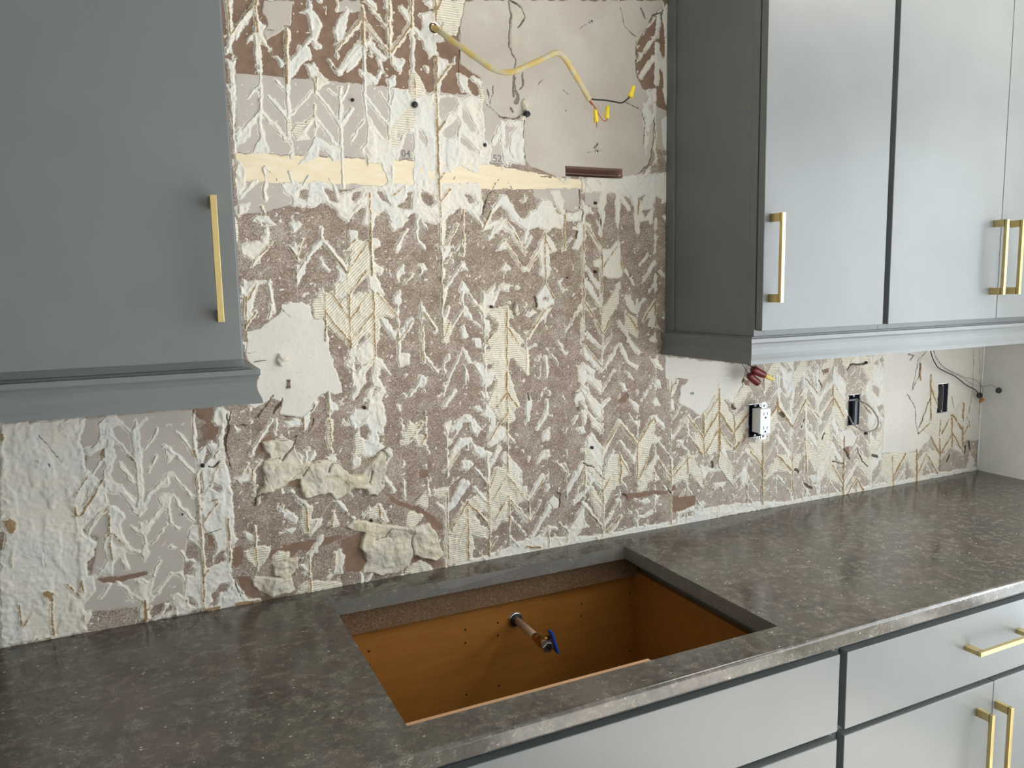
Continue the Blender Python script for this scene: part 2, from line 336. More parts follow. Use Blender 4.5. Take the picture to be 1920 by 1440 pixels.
# ---------------------------------------------------------------- the demolished back wall
# traced in wall coordinates (x, z) in half millimetres. P/Q plaster, G old paint, C cream strip, N bare smooth paper,
# W/R/D mortar (plain, combed, combed diagonally), w mortar missing, l mortar ridge, O rust coloured grout line, K crack
TRACE = """P -40 4180 79 4195 64 4102 42 4089 15 4065 -33 4035 -46 4063 -30 4091 -42 4139
G -156 3901 -106 3907 -30 3905 215 3910 344 3908 526 3906 710 3904 851 3904 843 3630 539 3617 303 3615 -169 3611
C -174 3612 303 3614 539 3617 850 3626 847 3511 421 3508 -176 3500
G 247 4217 341 4230 345 4183 289 4176 239 4175
W -172 4162 -145 4166 -154 4105 -147 4057 -162 3975 -174 3974 -174 4063
W -176 3949 -151 3952 -156 3906 -154 3815 -168 3713 -162 3611 -175 3605 -177 3813
W -146 4067 -92 4143 -66 4161 -68 4131 -111 4076 -133 4043 -144 4022
W -64 4111 -35 4085 -60 4011 -51 3977 -68 3960 -76 3984 -67 4061
l15 -65 4176 -69 4061 -63 3961
W 137 4177 98 4152 135 4146 137 4080 145 4023 178 4037 157 4056 187 4114 162 4150 147 4173
W 284 4191 243 4139 224 4095 239 4060 262 4068 281 4133 289 4176
l20 346 4199 344 4156 244 4045
l17 344 4156 448 4040
l22 340 4076 239 3944
l18 346 4077 424 4016
l15 346 4199 344 3911
l21 456 4245 453 4030
l18 551 4258 551 3952
l22 547 4165 453 4030
l24 508 4220 548 4176
l15 547 4165 593 4116
l11 138 4203 142 4173
l20 370 4234 397 4211
l12 247 4217 245 4181
W 328 4059 274 3979 273 3947 308 3977 338 4018
W 460 4036 482 4016 518 4020 498 3963 469 3988 452 3997
W 370 4096 391 4061 362 4052
R 534 3966 559 3985 604 3906 579 3871 548 3862 531 3878
W 591 4209 640 4226 657 4200 632 4181 631 4142 680 4137 692 4116 648 4100 652 4056 627 4037 593 4094 582 4131 601 4155
R 654 4271 791 4289 769 4203 748 4139 680 4142 687 4182 657 4200
W 605 4265 660 4272 659 4239 640 4237
W 658 4045 701 4039 713 4012 674 3946 659 3883 649 3961
W 741 3992 788 3968 793 3928 767 3909 749 3959
W 727 4047 740 4054 739 4026 726 4024
W 595 4000 620 4003 619 3975 607 3973
l18 47 4084 36 3873
W 92 4028 129 4022 137 3986 105 3972 53 3905 36 3883 45 3946
W 109 3957 142 3971 162 3936 198 3898 148 3867 128 3912
W 318 3962 352 3955 397 3937 411 3982 389 4007 418 4010 421 3961 391 3915 356 3906 323 3941
W 432 3930 468 3955 472 3917 442 3898
l12 -58 3951 -69 3761 -72 3615
W -69 3761 -59 3668 -47 3612 -113 3613 -85 3667
l11 -68 3863 -111 3819
l20 -69 3761 -145 3684
l14 -63 3771 25 3668
l10 -10 3889 40 3847
l15 -34 3825 25 3762
l11 126 3860 46 3764
l16 36 3873 33 3674
W -5 3786 25 3778 43 3800 45 3748 38 3664 28 3674 24 3747
l10 40 3664 42 3600
W 42 3696 65 3734 109 3742 96 3699 111 3679 62 3670
W -153 3703 -114 3696 -110 3675 -131 3659 -163 3631 -162 3682
l10 134 3818 138 3680
l14 147 3861 230 3745
l8 197 3871 234 3842
l17 242 3880 241 3741
l11 276 3899 251 3838
l16 288 3804 246 3746
l15 142 3755 225 3653
l26 131 3760 86 3714
W 139 3691 225 3642 245 3594 200 3598 148 3649 140 3605 51 3564 103 3630 122 3674
l13 235 3740 238 3496
l12 344 3911 340 3802
l15 343 3867 431 3754
W 337 3813 405 3708 463 3684 450 3503 443 3480 416 3536 395 3596 354 3600 337 3621 310 3647 334 3676 347 3710
l10 332 3763 283 3689
l9 442 3898 443 3766
l7 407 3884 434 3831
W 460 3899 525 3899 548 3862 585 3882 647 3899 660 3516 571 3490 533 3455 542 3705 519 3732 500 3703 473 3617 426 3642 436 3754
w 513 3720 537 3727 539 3620 476 3617 480 3651 499 3669
w 559 3746 580 3747 600 3703 590 3674 567 3707
w 465 3734 489 3724 482 3696 464 3700
W 653 3882 709 3893 747 3873 805 3901 851 3899 842 3571 739 3607 712 3577 668 3575 664 3458 723 3513 660 3540
w 667 3741 706 3773 745 3804 750 3776 723 3722 697 3709 666 3724
w 672 3884 735 3889 747 3867 707 3813 668 3776 657 3826
w 756 3753 813 3722 838 3665 793 3686 761 3713
w 766 3892 805 3901 791 3848 828 3781 840 3747 808 3762 770 3806
l13 29 3552 32 3504
l16 -65 3564 -72 3437
l11 104 3539 75 3500
l15 -99 3510 -164 3445
l12 186 3526 216 3467
W -170 3590 -151 3585 -133 3534 -141 3487 -168 3455 -181 3455
W 0 3508 54 3516 61 3441 8 3461
O7 -65 4176 -67 4106 -64 4061
O6 -163 4163 -165 4040
O4 -166 4035 -71 4160
O7 42 4089 34 3883
O8 346 4199 342 4061
O5 350 4162 448 4034
O5 341 4156 238 4033
O5 456 4245 449 4029
O8 551 4258 548 4149
O7 547 4160 460 4041
O6 654 4271 655 4222
O5 655 4039 650 3882 647 3791
O9 647 3786 648 3746 648 3458
O5 713 4017 655 3939
O6 681 3782 651 3746
O5 677 3575 654 3545
O6 701 3506 658 3458
O5 150 3914 145 3866
O5 551 3952 555 3880
K4 74 4195 64 4102 32 4093
K3 -36 4070 -5 4073
K7 228 3953 218 3963
K2 -33 3665 -33 3665
P 795 4290 976 4314 1575 4393 1803 4423 1811 4387 1747 4341 1716 4287 1668 4225 1653 4142 1669 4043 1700 4007 1748 4012 1765 3878 1766 3780 1750 3694 1701 3620 1637 3598 1574 3582 1374 3584 1241 3581 1162 3596 1085 3617 1058 3652 1052 3700 1061 3815 1020 3818 939 3830 880 3855 861 3905 850 3979 818 3999 762 4028 755 4117 766 4175 774 4220
Q 996 4317 1064 4326 1073 4252 1054 4186 1035 4079 1015 4071 996 4127 1005 4232
G 861 3900 1061 3821 1057 3628 894 3620 869 3696
G 1700 3969 1847 3916 1848 3733 1782 3729 1765 3878
w 1058 3652 1100 3661 1148 3626 1234 3581 1148 3596 1099 3612
w 1052 3736 1087 3733 1072 3708 1059 3707
N 1058 3652 1100 3661 1148 3626 1234 3581 1148 3596 1099 3612
N 1056 3737 1087 3733 1072 3708 1059 3707
N 925 3829 966 3841 1020 3854 1054 3844 1026 3818 965 3820
N 676 4103 758 4112 758 4005 851 4002 852 3910 771 3909 682 3907 672 3963
W 618 4179 655 4200 686 4198 678 4142 653 4139 651 4084 662 4051 625 4053
W 656 4045 699 4038 710 4006 671 3946 651 3905
W 742 3992 798 3975 791 3940 816 3902 777 3910 759 3948
l19 818 3976 856 3957 861 3900
W 657 3888 732 3895 757 3879 796 3900 861 3900 870 3725 895 3680 887 3620 749 3602 646 3562
w 664 3741 742 3804 751 3787 737 3729 698 3712 667 3721
w 663 3883 732 3895 750 3868 665 3770 655 3837
w 760 3857 794 3825 837 3747 798 3750 761 3799
w 756 3736 816 3693 835 3659 783 3679 752 3701
l24 955 3796 906 3710
l18 955 3796 955 3683 968 3624
W 972 3803 1061 3821 1061 3628 1016 3626 983 3678 991 3757 1019 3782 978 3791
W 963 3695 982 3673 1016 3626 955 3647
C 647 3597 894 3620 1241 3578 1374 3574 1374 3527 644 3501
W 596 3560 646 3562 649 3458 592 3456
W 1374 3574 1849 3627 1854 3527 1373 3514
W 1716 4009 1773 4014 1773 3878 1741 3844 1733 3778 1717 3712 1701 3659 1709 3777 1685 3904
W 1780 4206 1813 4159 1829 4070 1780 4149 1764 4179
W 1803 4386 1779 4358 1772 4262 1740 4246 1788 4245 1799 4322
l24 1780 4212 1777 4040
l21 1764 4166 1684 4057
l18 1732 4213 1708 4179
W 1843 4429 1851 3982 1853 3627 1815 3783 1806 3861 1847 3916 1813 4017 1828 4237 1811 4349
O4 1765 3871 1774 3715
O5 657 4272 658 4189
O5 688 4276 653 4222
O7 653 4045 650 3859 646 3551 649 3458
O5 704 4011 656 3944
O5 685 3783 652 3746
O5 678 3575 649 3551
K7 996 4317 1002 4249 992 4121 1025 4072 1010 3994 1022 3942
K6 996 4317 1056 4290 1069 4251 1034 4206
K11 1016 3995 1008 3912
K8 1058 4022 1057 3963 1036 3949
K31 1022 3936 1035 3920 1021 3889
K15 993 3863 1000 3852
K5 880 3866 939 3830 1006 3817 1054 3832
K4 1061 3821 1059 3743
K5 1568 4356 1590 4285 1653 4242
K6 1653 4217 1661 4055
K5 1598 3935 1685 3910 1709 3841 1701 3750
K6 1765 3878 1762 3780 1734 3661 1685 3619
K7 1688 4365 1707 4330
K6 1747 4347 1803 4367
K3 1409 4281 1350 4238
K2 1417 4282 1469 4307
K8 1420 3721 1443 3735
K2 1382 3694 1466 3711
K4 1154 4002 1133 3976
K4 882 3936 893 3867 915 3951
K4 1260 3963 1289 3947
K4 766 4163 756 4039 753 3948
K3 1057 3628 1058 3701
K6 1140 3576 1198 3578
G -176 3505 841 3544 840 3518 450 3498 217 3487 63 3482 27 3422 -59 3393 -163 3375 -178 3380
W -6 3501 75 3498 49 3422 29 3443 -2 3469
W 74 3482 108 3516 163 3518 216 3465 274 3484 321 3502 367 3504 421 3517 841 3539 837 3401 798 3406 753 3429 694 3398 661 3356 604 3361 567 3372 531 3401 463 3365 438 3353 404 3398 369 3397 323 3424 294 3418 245 3355 213 3388 197 3415 148 3436 103 3413 70 3407 28 3427
w 63 3482 101 3489 94 3461 77 3436 58 3444
w 156 3490 201 3487 212 3438 176 3447 161 3474
w 273 3473 320 3491 307 3463 272 3436 267 3450
w 379 3493 408 3483 429 3427 389 3454 366 3476
w 510 3492 534 3492 519 3418 477 3416 447 3433 490 3457
w 565 3499 608 3483 632 3444 606 3420 570 3453
w 755 3494 800 3484 825 3449 786 3448
w 375 3408 405 3415 427 3381 403 3364
w 70 3417 125 3413 101 3375 57 3368 47 3384
w 153 3436 186 3426 201 3388 156 3381
W -171 3416 -130 3423 -137 3391 -173 3380
W -118 3365 -96 3381 -60 3377 -41 3340 -62 3334 -71 3355 -98 3349
W -73 3334 -63 3313 -66 3275 -61 3259 -112 3200 -144 3173 -127 3205 -172 3232 -175 3264 -118 3275 -91 3280 -84 3318
W 13 3351 56 3358 61 3336 32 3314
W 11 3259 40 3259 64 3292 74 3287 51 3254 38 3210 22 3221
W 20 3178 59 3210 73 3205 65 3155 44 3117 24 3112 35 3156
l14 137 3332 140 3282 106 3254
l17 141 3288 178 3243 236 3165
W 132 3221 147 3188 168 3165 162 3157 130 3182
D 258 3260 276 3286 329 3286 330 3187 335 3152 286 3107 249 3074 185 3053 182 3098 223 3120 236 3153
W 250 3333 290 3322 283 3300 258 3255 229 3243 253 3283
W 197 3182 235 3142 234 3114 188 3115 201 3143
W 182 3109 234 3108 249 3074 208 3046 180 3058
w 279 3085 321 3107 319 3072 295 3061
W 329 3430 349 3492 384 3470 405 3415 363 3391 361 3357 341 3306 326 3351 308 3356
W 335 3300 376 3284 384 3261 351 3255 348 3198 386 3169 382 3140 352 3152 335 3164
W 323 3153 358 3141 374 3100 396 3059 349 3072 326 3084
D 141 3071 169 3070 196 3035 237 3051 284 3067 325 3072 349 3072 378 3060 407 3018 441 2976 429 2959 387 2972 356 2962 367 2926 359 2874 339 2845 305 2870 324 2899 288 2889 257 2850 239 2839 212 2881 162 2917 135 2941
W 132 3009 146 2997 143 2872 129 2885
W 356 2967 398 2954 445 2905 425 2871 385 2920
w 404 2954 440 2953 439 2911 421 2912
l16 442 3000 443 2858 445 2763
l25 450 2875 502 2945
W 447 2810 490 2802 489 2760 451 2756
l18 311 2876 267 2820
W 293 2865 335 2887 343 2792 299 2742 262 2703 243 2681 226 2683 277 2767 244 2821
W 234 2857 256 2844 252 2739 234 2746 212 2771
W 338 2804 367 2785 407 2723 359 2750 332 2675 315 2700
l18 548 3002 549 2865 552 2768
l16 554 3002 614 2898
W 426 3358 469 3382 505 3371 443 3319 432 3341
W 443 3472 492 3508 509 3463 453 3422 436 3438
W 447 3261 465 3279 471 3261 451 3232
l11 498 3331 446 3250
W 449 3169 480 3186 479 3157 447 3111 436 3140
W 426 3053 464 3081 462 3028 443 3006 425 3029
l14 549 3395 545 3285 575 3256
W 542 3186 567 3191 578 3162 547 3162
l10 650 3514 646 3197
W 654 3356 673 3351 657 3256 651 3268
W 664 3268 690 3268 682 3221 649 3197
l17 731 3358 664 3256
l16 753 3423 753 3227
W 649 3179 667 3167 660 3125 647 3137
W 739 3185 759 3196 771 3160 745 3160
W 729 3064 750 3106 775 3069 742 3058
l14 671 3077 650 3018
W 747 2997 786 2965 778 2947 746 2960
l13 681 2993 647 2921
R 647 2927 680 2944 692 2907 663 2835 645 2860
W 789 2854 823 2846 822 2815 795 2816
W 793 2754 820 2746 819 2702 792 2729
l20 737 2905 756 2868
l20 741 2807 766 2755
l8 728 2795 665 2688
l9 668 2792 640 2720
l11 -168 3120 -69 3119
l21 -127 3114 -171 2980
W -172 3136 -138 3114 -154 3007 -134 2990 -168 2953 -177 2975
l14 -75 3113 -65 3004
P -169 2931 -127 2935 -83 2971 -33 3003 -37 3030 7 3040 51 3039 83 3022 91 2965 130 2964 150 2906 152 2838 166 2774 191 2697 196 2661 160 2653 132 2666 98 2657 74 2625 60 2580 26 2566 -18 2575 -66 2591 -59 2636 -79 2654 -101 2650 -156 2621 -207 2648 -190 2790 -133 2742 -178 2817
K2 -177 2846 -138 2844
K3 -37 3019 -7 2982
K3 -1 3035 -15 3030
K3 68 2955 80 2960
O5 -75 3382 -89 3408
O3 -55 3275 -122 3205
O5 31 3177 32 3112
O4 29 3145 65 3205
O4 11 3259 33 3221 38 3210
O4 38 3221 63 3287
O6 343 3475 340 3266 340 3141
O4 283 3294 235 3249
O4 332 3283 236 3153
O4 236 3153 141 3288
O4 318 3164 240 3063
O5 240 3063 236 2845
O5 169 3070 239 2966
O4 325 3072 244 2965
O5 137 2997 240 2862
O5 336 2985 246 2879
O5 343 3072 338 2804
O5 361 3066 441 2970
O4 441 2970 443 2864
O4 508 2944 450 2870
O4 141 3065 137 2878
O4 277 2767 337 2793
O5 -164 3066 -171 2942
O5 -133 3006 -167 2958
O4 -122 3114 -157 3050
O6 650 3514 650 3386
O4 652 3368 646 3102
O6 697 3504 651 3450
O4 731 3358 677 3268
O4 551 2996 552 2768
O4 560 2990 608 2904
O4 648 3161 645 2879
O5 679 2932 651 2872
O5 753 3423 755 3280
O4 448 3151 453 3116
O4 443 3472 498 3508
W 715 3504 747 3500 785 3448 816 3395 855 3360 890 3415 939 3488 966 3489 999 3435 1033 3381 1075 3406 1111 3444 1147 3482 1183 3471 1219 3422 1248 3410 1262 3347 1203 3353 1174 3333 1117 3351 1074 3338 1032 3350 991 3386 971 3416 938 3446 896 3403 861 3342 841 3353 790 3400 752 3429 712 3416
G 1099 3536 1338 3545 1337 3501 1359 3438 1307 3418 1098 3487
w 966 3495 1000 3472 1069 3449 1069 3425 1020 3436
w 1091 3487 1220 3491 1219 3466 1183 3465 1133 3482 1111 3426 1075 3413
W 1191 3515 1234 3516 1256 3467 1262 3410 1233 3429 1205 3484
w 1277 3439 1344 3444 1348 3422 1284 3417
W 1262 3410 1352 3425 1351 3387 1306 3380 1269 3385
W 1352 3482 1405 3439 1382 3413 1359 3425
G 1367 3514 1466 3518 1466 3447 1412 3439 1375 3470
W 1459 3517 1497 3519 1473 3428 1450 3395 1443 3446
W 1544 3527 1843 3537 1844 3477 1761 3474 1753 3394 1687 3386 1663 3406 1647 3484 1567 3502 1559 3351 1543 3384
w 1575 3515 1623 3497 1639 3451 1599 3444 1567 3476
w 1777 3515 1810 3496 1836 3423 1761 3408 1769 3475
w 1671 3505 1719 3513 1687 3472
w 1687 3439 1752 3448 1712 3400
l19 1579 3495 1615 3444
l16 1655 3419 1671 3333
W 1458 3428 1481 3428 1465 3311 1450 3324
l18 1359 3438 1366 3349
W 1336 3374 1381 3368 1358 3304 1335 3252 1305 3252 1328 3316
l11 1362 3368 1364 3155
l18 1374 3368 1457 3252
W 1410 3194 1457 3207 1473 3253 1512 3253 1543 3292 1567 3266 1567 3180 1579 3127 1559 3120 1511 3114 1480 3128 1464 3141 1457 3174 1418 3174
W 1535 3087 1566 3100 1566 3060 1543 3061
W 888 3342 957 3386 970 3355 908 3318 888 3324
l19 936 3373 848 3341
W 970 3374 997 3344 1058 3245 1058 3226 1023 3257 976 3325 942 3349
W 906 3239 941 3288 975 3270 1036 3177 1015 3177 968 3251 933 3251
l18 1042 3164 1071 3164
l17 1129 3258 1071 3158
l13 1075 3382 1052 3289
W 1122 3264 1152 3327 1202 3283 1216 3245 1179 3233 1179 3182 1186 3157 1156 3106 1128 3145 1135 3170
W 931 3159 952 3190 980 3165 952 3149
W 1111 3043 1156 3100 1198 3029 1198 3003 1161 2978 1118 2979 1111 3012
W 1052 2950 1089 2974 1117 2967 1081 2949
w 1147 3036 1177 3036 1169 3010 1140 3017
W 1117 2928 1154 2978 1183 2978 1153 2933
l19 1124 2941 1065 2854
W 742 3112 774 3069 754 3057 728 3070
W 847 3055 902 3097 894 3048 937 3097 971 3090 970 3059 929 3072 893 3005 844 2932 825 2994
W 837 2945 871 2937 877 2893 856 2863 836 2889
R 858 2975 900 2986 948 2991 982 2971 968 2934 967 2902 988 2889 1015 2869 1036 2829 993 2825 966 2858 965 2807 985 2768 964 2757 956 2719 968 2628 912 2632 879 2705 887 2736 832 2752 827 2789 868 2812 855 2851 918 2910
W 792 2748 832 2745 852 2706 893 2716 878 2660 850 2637 824 2689 798 2722
W 788 2854 821 2852 827 2814 800 2822
l13 740 3027 747 3058
l17 752 2997 777 2953
l9 797 2934 823 2908
W 729 2893 762 2873 755 2855 735 2862
W 1006 3083 1023 3083 1023 3070 1005 3071
l10 1255 3404 1260 3252
W 1364 3110 1402 3089 1432 3030 1456 2989 1409 3024 1379 3070 1341 3077
l18 1387 3155 1440 3076
l14 1461 3246 1456 2983
l15 1359 3012 1416 2937
W 1325 2980 1355 3005 1355 2972
l14 1424 2917 1459 2849 1494 2915
W 1347 2927 1362 2920 1361 2820 1346 2821
W 1377 2866 1423 2824 1470 2768 1408 2811 1377 2839
W 1346 2814 1377 2793 1407 2744 1454 2688 1462 2660 1407 2697 1353 2761
W 1322 2676 1353 2721 1422 2669 1414 2636 1376 2672 1359 2600 1344 2601 1329 2655
l9 1470 2835 1454 2688
l14 1509 2718 1550 2791 1566 2790 1614 2705 1664 2675
l16 1558 2906 1672 2743
R 1598 2958 1663 2909 1672 2819 1598 2870
W 1598 3039 1639 3005 1672 2929 1639 2950 1606 2985
R 1696 2907 1771 3001 1776 2891 1814 2848 1772 2870 1730 2879 1746 2919
l10 1679 3179 1729 3226
l20 1737 3152 1770 3186
l8 1599 3153 1647 3085
W 1747 2711 1789 2702 1824 2651 1790 2667
W 1747 2830 1780 2821 1772 2794 1747 2795
l7 1225 2801 1262 2759 1269 2772
l16 1057 2790 1055 2687
l10 1035 2791 1100 2813
l18 1154 2752 1156 2667
W 1089 2974 1110 2967 1081 2961
P 1832 2721 2189 2671 2359 2639 2360 2609 2333 2528 2305 2485 2174 2451 2128 2425 2065 2394 1992 2437 1921 2472 1938 2557 1973 2591 1902 2603 1867 2569 1833 2607
K7 1338 3539 1344 3444 1359 3432
K6 1359 3425 1351 3380
K6 1443 3421 1465 3350
K13 1328 3335 1320 3303
K13 1104 3037 1110 2986
K7 906 3523 857 3444 849 3402
K3 1772 2822 1797 2800 1798 2751
K5 1528 3371 1551 3351
O5 751 3399 752 3233
O6 897 3433 848 3341
O5 963 3374 1054 3239
O4 955 3288 1029 3177
O6 1156 3321 1156 3100
O6 1159 3289 1187 3245
O4 1129 3245 1078 3170
O6 1156 3093 1195 3029
O5 1154 2978 1058 2854
O7 1259 3404 1258 3258
O4 1362 3361 1359 2840
O5 1374 3362 1457 3259
O7 1457 3252 1464 3154 1456 3049
O6 1543 3266 1460 3154
O8 1671 3498 1667 3419
O6 1363 3005 1416 2937
O8 1432 2910 1459 2849
O7 1502 2914 1463 2849
O7 1361 2800 1454 2688
O6 1598 2952 1668 2854
O8 1771 3001 1701 2907
O7 1771 3001 1772 2877
O6 955 2991 950 2629
O6 960 2896 1015 2824
O4 918 2910 855 2844
O5 1567 3206 1579 3153
Q -143 2483 -88 2494 -23 2487 -3 2433 16 2373 50 2381 107 2386 165 2373 209 2314 256 2302 300 2352 345 2395 382 2397 367 2344 365 2295 356 2235 324 2202 282 2214 271 2240 218 2247 193 2226 151 2205 123 2236 77 2236 19 2229 5 2269 2 2316 -44 2305 -100 2283 -149 2272 -163 2222 -179 2225 -171 2275 -142 2312 -142 2403 -114 2423
Q 174 2083 217 2107 271 2099 307 2081 374 2065 455 2040 546 2045 584 2001 607 1919 620 1885 579 1872 514 1890 470 1917 456 1874 403 1839 322 1848 237 1876 263 1921 242 1980 250 2022 257 2046 209 2060
Q -128 1977 -94 1989 -27 1984 -18 1940 -53 1916 -77 1903 -125 1929
N -178 2430 -148 2483 -109 2513 -98 2512 -134 2448 -167 2423
N 160 2031 245 2048 249 2016 263 1921 237 1876 177 1887 162 1951
N 374 2202 447 2148 523 2125 548 2096 611 2035 651 2023 637 2005 571 2015 522 2093 446 2129 384 2163
N -273 2072 -241 2073 -228 2036 -246 1998 -272 2003
N -43 2316 2 2316 5 2281 -45 2287
N 33 2051 161 2055 166 2042 65 2010 -82 2017 -80 2046
N 516 2295 554 2291 560 2259 527 2250 515 2270
N -141 2044 -14 2017 -50 1987 -98 2014 -127 1989 -143 2009
N 457 1913 606 1868 618 1839 565 1836 514 1871 456 1887
W -311 2627 -280 2635 -245 2616 -258 2567 -280 2553 -281 2458 -261 2270 -269 2146 -250 2097 -289 2069 -285 1964 -352 1977 -348 2045 -330 2082 -343 2124 -324 2419 -306 2467
w -315 2567 -284 2570 -296 2538 -318 2518
w -319 2335 -304 2333 -305 2316 -326 2313
w -321 2063 -294 2081 -303 2020 -350 2011 -349 2033
w -257 2253 -230 2266 -237 2233
l7 -311 2467 -287 2515
l12 -94 2574 -147 2495 -183 2436
l9 -78 2573 -82 2511
W -197 2376 -152 2416 -131 2402 -170 2378 -179 2316 -199 2336 -231 2334 -240 2353
W -41 2558 -2 2566 25 2558 24 2535 -9 2538 -37 2535
W 26 2569 56 2601 86 2645 97 2632 60 2577 52 2538 29 2517 18 2529
W 133 2681 148 2628 176 2608 175 2585 140 2588 131 2641
R 118 2555 150 2546 137 2412 121 2432 118 2491
W 113 2397 154 2398 159 2374 118 2379
W -15 2417 16 2385 21 2361 -6 2387
W 39 2394 69 2425 74 2413 50 2381
W 234 2738 293 2734 297 2699 259 2648 240 2615 229 2633 249 2673 239 2709
W 335 2731 357 2694 380 2657 360 2623 375 2531 360 2460 336 2475 340 2432 364 2417 320 2380 283 2378 254 2399 251 2471 286 2450 306 2484 277 2516 235 2497 214 2552 239 2585 292 2581 306 2615 282 2623 314 2662
w 259 2506 289 2515 306 2484 280 2450 257 2471
w 332 2672 350 2665 312 2632
R 235 2491 258 2482 274 2439 266 2392 230 2384 238 2425
W 224 2396 259 2380 252 2339 228 2336 217 2361
W 368 2368 399 2371 379 2342
l16 364 2277 399 2211
R 452 2457 480 2516 504 2489 530 2511 562 2508 516 2463 469 2412 444 2415
R 490 2453 547 2447 552 2410 570 2370 563 2359 545 2398 507 2402
W 426 2593 451 2585 437 2556
l8 679 2703 637 2613
l20 696 2627 642 2569
W 524 2701 544 2712 562 2686 541 2651 517 2665
W 632 2476 679 2497 657 2436 631 2439
W 684 2459 719 2500 759 2502 765 2483 718 2475 697 2445
W 766 2489 805 2447 798 2416 771 2438
W 763 2400 810 2357 809 2318 782 2341
l23 763 2400 715 2386 639 2274
W 713 2304 767 2297 759 2266 719 2271
W 529 2306 555 2309 554 2291
R 577 2193 650 2196 641 2146 576 2168
l25 744 2203 653 2100
l16 636 2185 630 1798
W 595 2134 653 2093 639 2070 613 2099
R 649 1977 706 2073 749 2131 804 2137 800 1993 717 1967 708 1916 686 1854 631 1824 640 1901
W -93 2212 -65 2214 -72 2186 -94 2189
W -72 2186 -55 2195 -19 2149 -20 2125 -42 2134 -73 2169
W -65 2114 -26 2114 -44 2093 -61 2096
R 7 2198 46 2198 37 2134 23 2071 6 2080 -8 2129
W 37 2134 83 2139 76 2105 28 2064
R 105 2100 131 2162 157 2098 133 2090
R 279 2141 341 2163 369 2084 356 2074 320 2104 283 2103
l12 260 2119 286 2152
W -227 2128 -191 2111 -178 2144 -176 2091 -193 2071 -219 2098
R -232 2048 -188 2064 -130 2042 -148 2010 -189 1965 -219 1999 -234 2025
R -126 2007 -98 2025 -54 2012 -61 1989 -122 1982
l20 79 2050 30 1992 3 1912
W 128 1981 152 1995 168 1956 159 1884 118 1891
R 435 1846 475 1871 514 1877 552 1851 565 1829 512 1819 435 1827
l19 -286 2200 -293 2001
W -329 2178 -286 2200 -275 2124 -302 2117
K7 -245 2616 -264 2562 -275 2463
K4 -275 2463 -263 2412
K4 -259 2562 -196 2561
K6 -84 2669 -119 2622 -147 2585
K8 -52 2650 -88 2596
K5 -67 2583 -2 2572
K5 -113 2627 -141 2595
K3 -179 2593 -158 2586 -141 2601
K6 0 2491 -25 2442 -66 2406
K7 -23 2487 0 2494
K3 -94 2489 -34 2483
K3 -131 2408 -76 2413
K3 -143 2380 -130 2322
K3 3 2340 -55 2300 -100 2289
K6 -144 2277 -177 2259 -184 2231 -199 2245
K3 13 2327 50 2375 84 2377
K5 122 2337 135 2365 164 2367
K4 164 2367 209 2314 244 2298
K5 388 2396 393 2378 361 2338
K4 299 2315 290 2262
K3 339 2262 363 2240
K3 19 2229 77 2236 123 2236
K3 304 2014 354 2018 374 2052
K5 295 2095 381 2070
K3 474 2037 470 1917
K2 189 2148 170 2114
K3 377 2121 381 2076
K2 406 2559 435 2495
K6 61 2589 79 2622
K4 70 2559 63 2519 45 2498
K3 485 2155 525 2181 583 2180
K4 -48 1921 -30 1942 2 1997
K5 305 1895 293 1903
O5 -163 2400 -181 2374 -189 2335
O4 -196 2381 -182 2357
O4 -243 2347 -226 2328
O6 133 2629 133 2565
O5 135 2547 137 2412
O8 26 2563 26 2523
O6 20 2190 23 2077
O6 329 2158 332 2102
O6 553 2447 533 2412
O4 536 2504 483 2435
O5 642 2178 640 2095 642 1965 634 1797
O5 708 2355 645 2273
O5 650 1984 742 2119
O5 742 2119 737 1845
O3 739 2042 688 1925
O4 131 2156 122 2097
O4 -184 2144 -189 1959
O3 60 2131 35 2087
O6 21 1993 20 1909
O4 131 1968 121 1891
O4 -287 2189 -282 2102
O5 638 2470 651 2437
W 824 2699 893 2695 857 2646 823 2643
R 877 2613 920 2693 962 2690 989 2605 1016 2531 980 2515 986 2475 950 2453 888 2503 882 2530 848 2558
W 848 2558 888 2510 879 2427 857 2378 844 2392 860 2487 819 2510
W 815 2612 856 2615 855 2577 821 2586
W 786 2551 807 2555 827 2528 799 2530
W 886 2426 922 2449 956 2419 920 2384 857 2358 843 2379
W 764 2489 785 2494 817 2446 796 2422 770 2438
W 775 2380 815 2356 863 2332 856 2313 807 2318 781 2347
l20 683 2459 724 2499 765 2502
l20 680 2358 721 2405 762 2400
W 712 2304 732 2320 752 2293 745 2274 724 2270
l18 842 2315 845 2184
W 919 2325 947 2329 953 2249 918 2273
l24 905 2346 861 2273
R 845 2184 882 2258 953 2256 973 2220 995 2204 1001 2164 1037 2119 1043 2078 985 2072 949 2097 941 2038 947 1977 904 2004 875 1962 840 1967 835 2054 793 2060 774 2102 740 2126 809 2130 836 2093
R 670 2039 712 2098 740 2120 744 2028 792 1994 840 1987 846 1920 804 1933 756 1954 768 1899 746 1843 664 1831
w 793 2053 827 2002 806 2005 772 2050
l17 776 2173 836 2106
l20 722 2213 673 2135
l22 1126 2188 1051 2083
W 1141 2152 1163 2143 1155 2110 1140 2112
l17 949 2097 1041 1976
l13 1051 2076 1056 1981 1109 2061
l23 1162 2034 1062 1898
W 1060 2599 1074 2553 1065 2468 1043 2444 1044 2522
l19 1154 2546 1154 2493 1101 2418
W 1122 2383 1152 2413 1174 2391 1159 2359 1129 2362
W 1090 2246 1128 2309 1166 2311 1158 2285 1113 2257
W 1047 2291 1062 2290 1054 2264
P 1297 2534 1313 2573 1344 2578 1367 2542 1351 2503 1312 2499
W 1328 2586 1359 2604 1390 2567 1359 2563
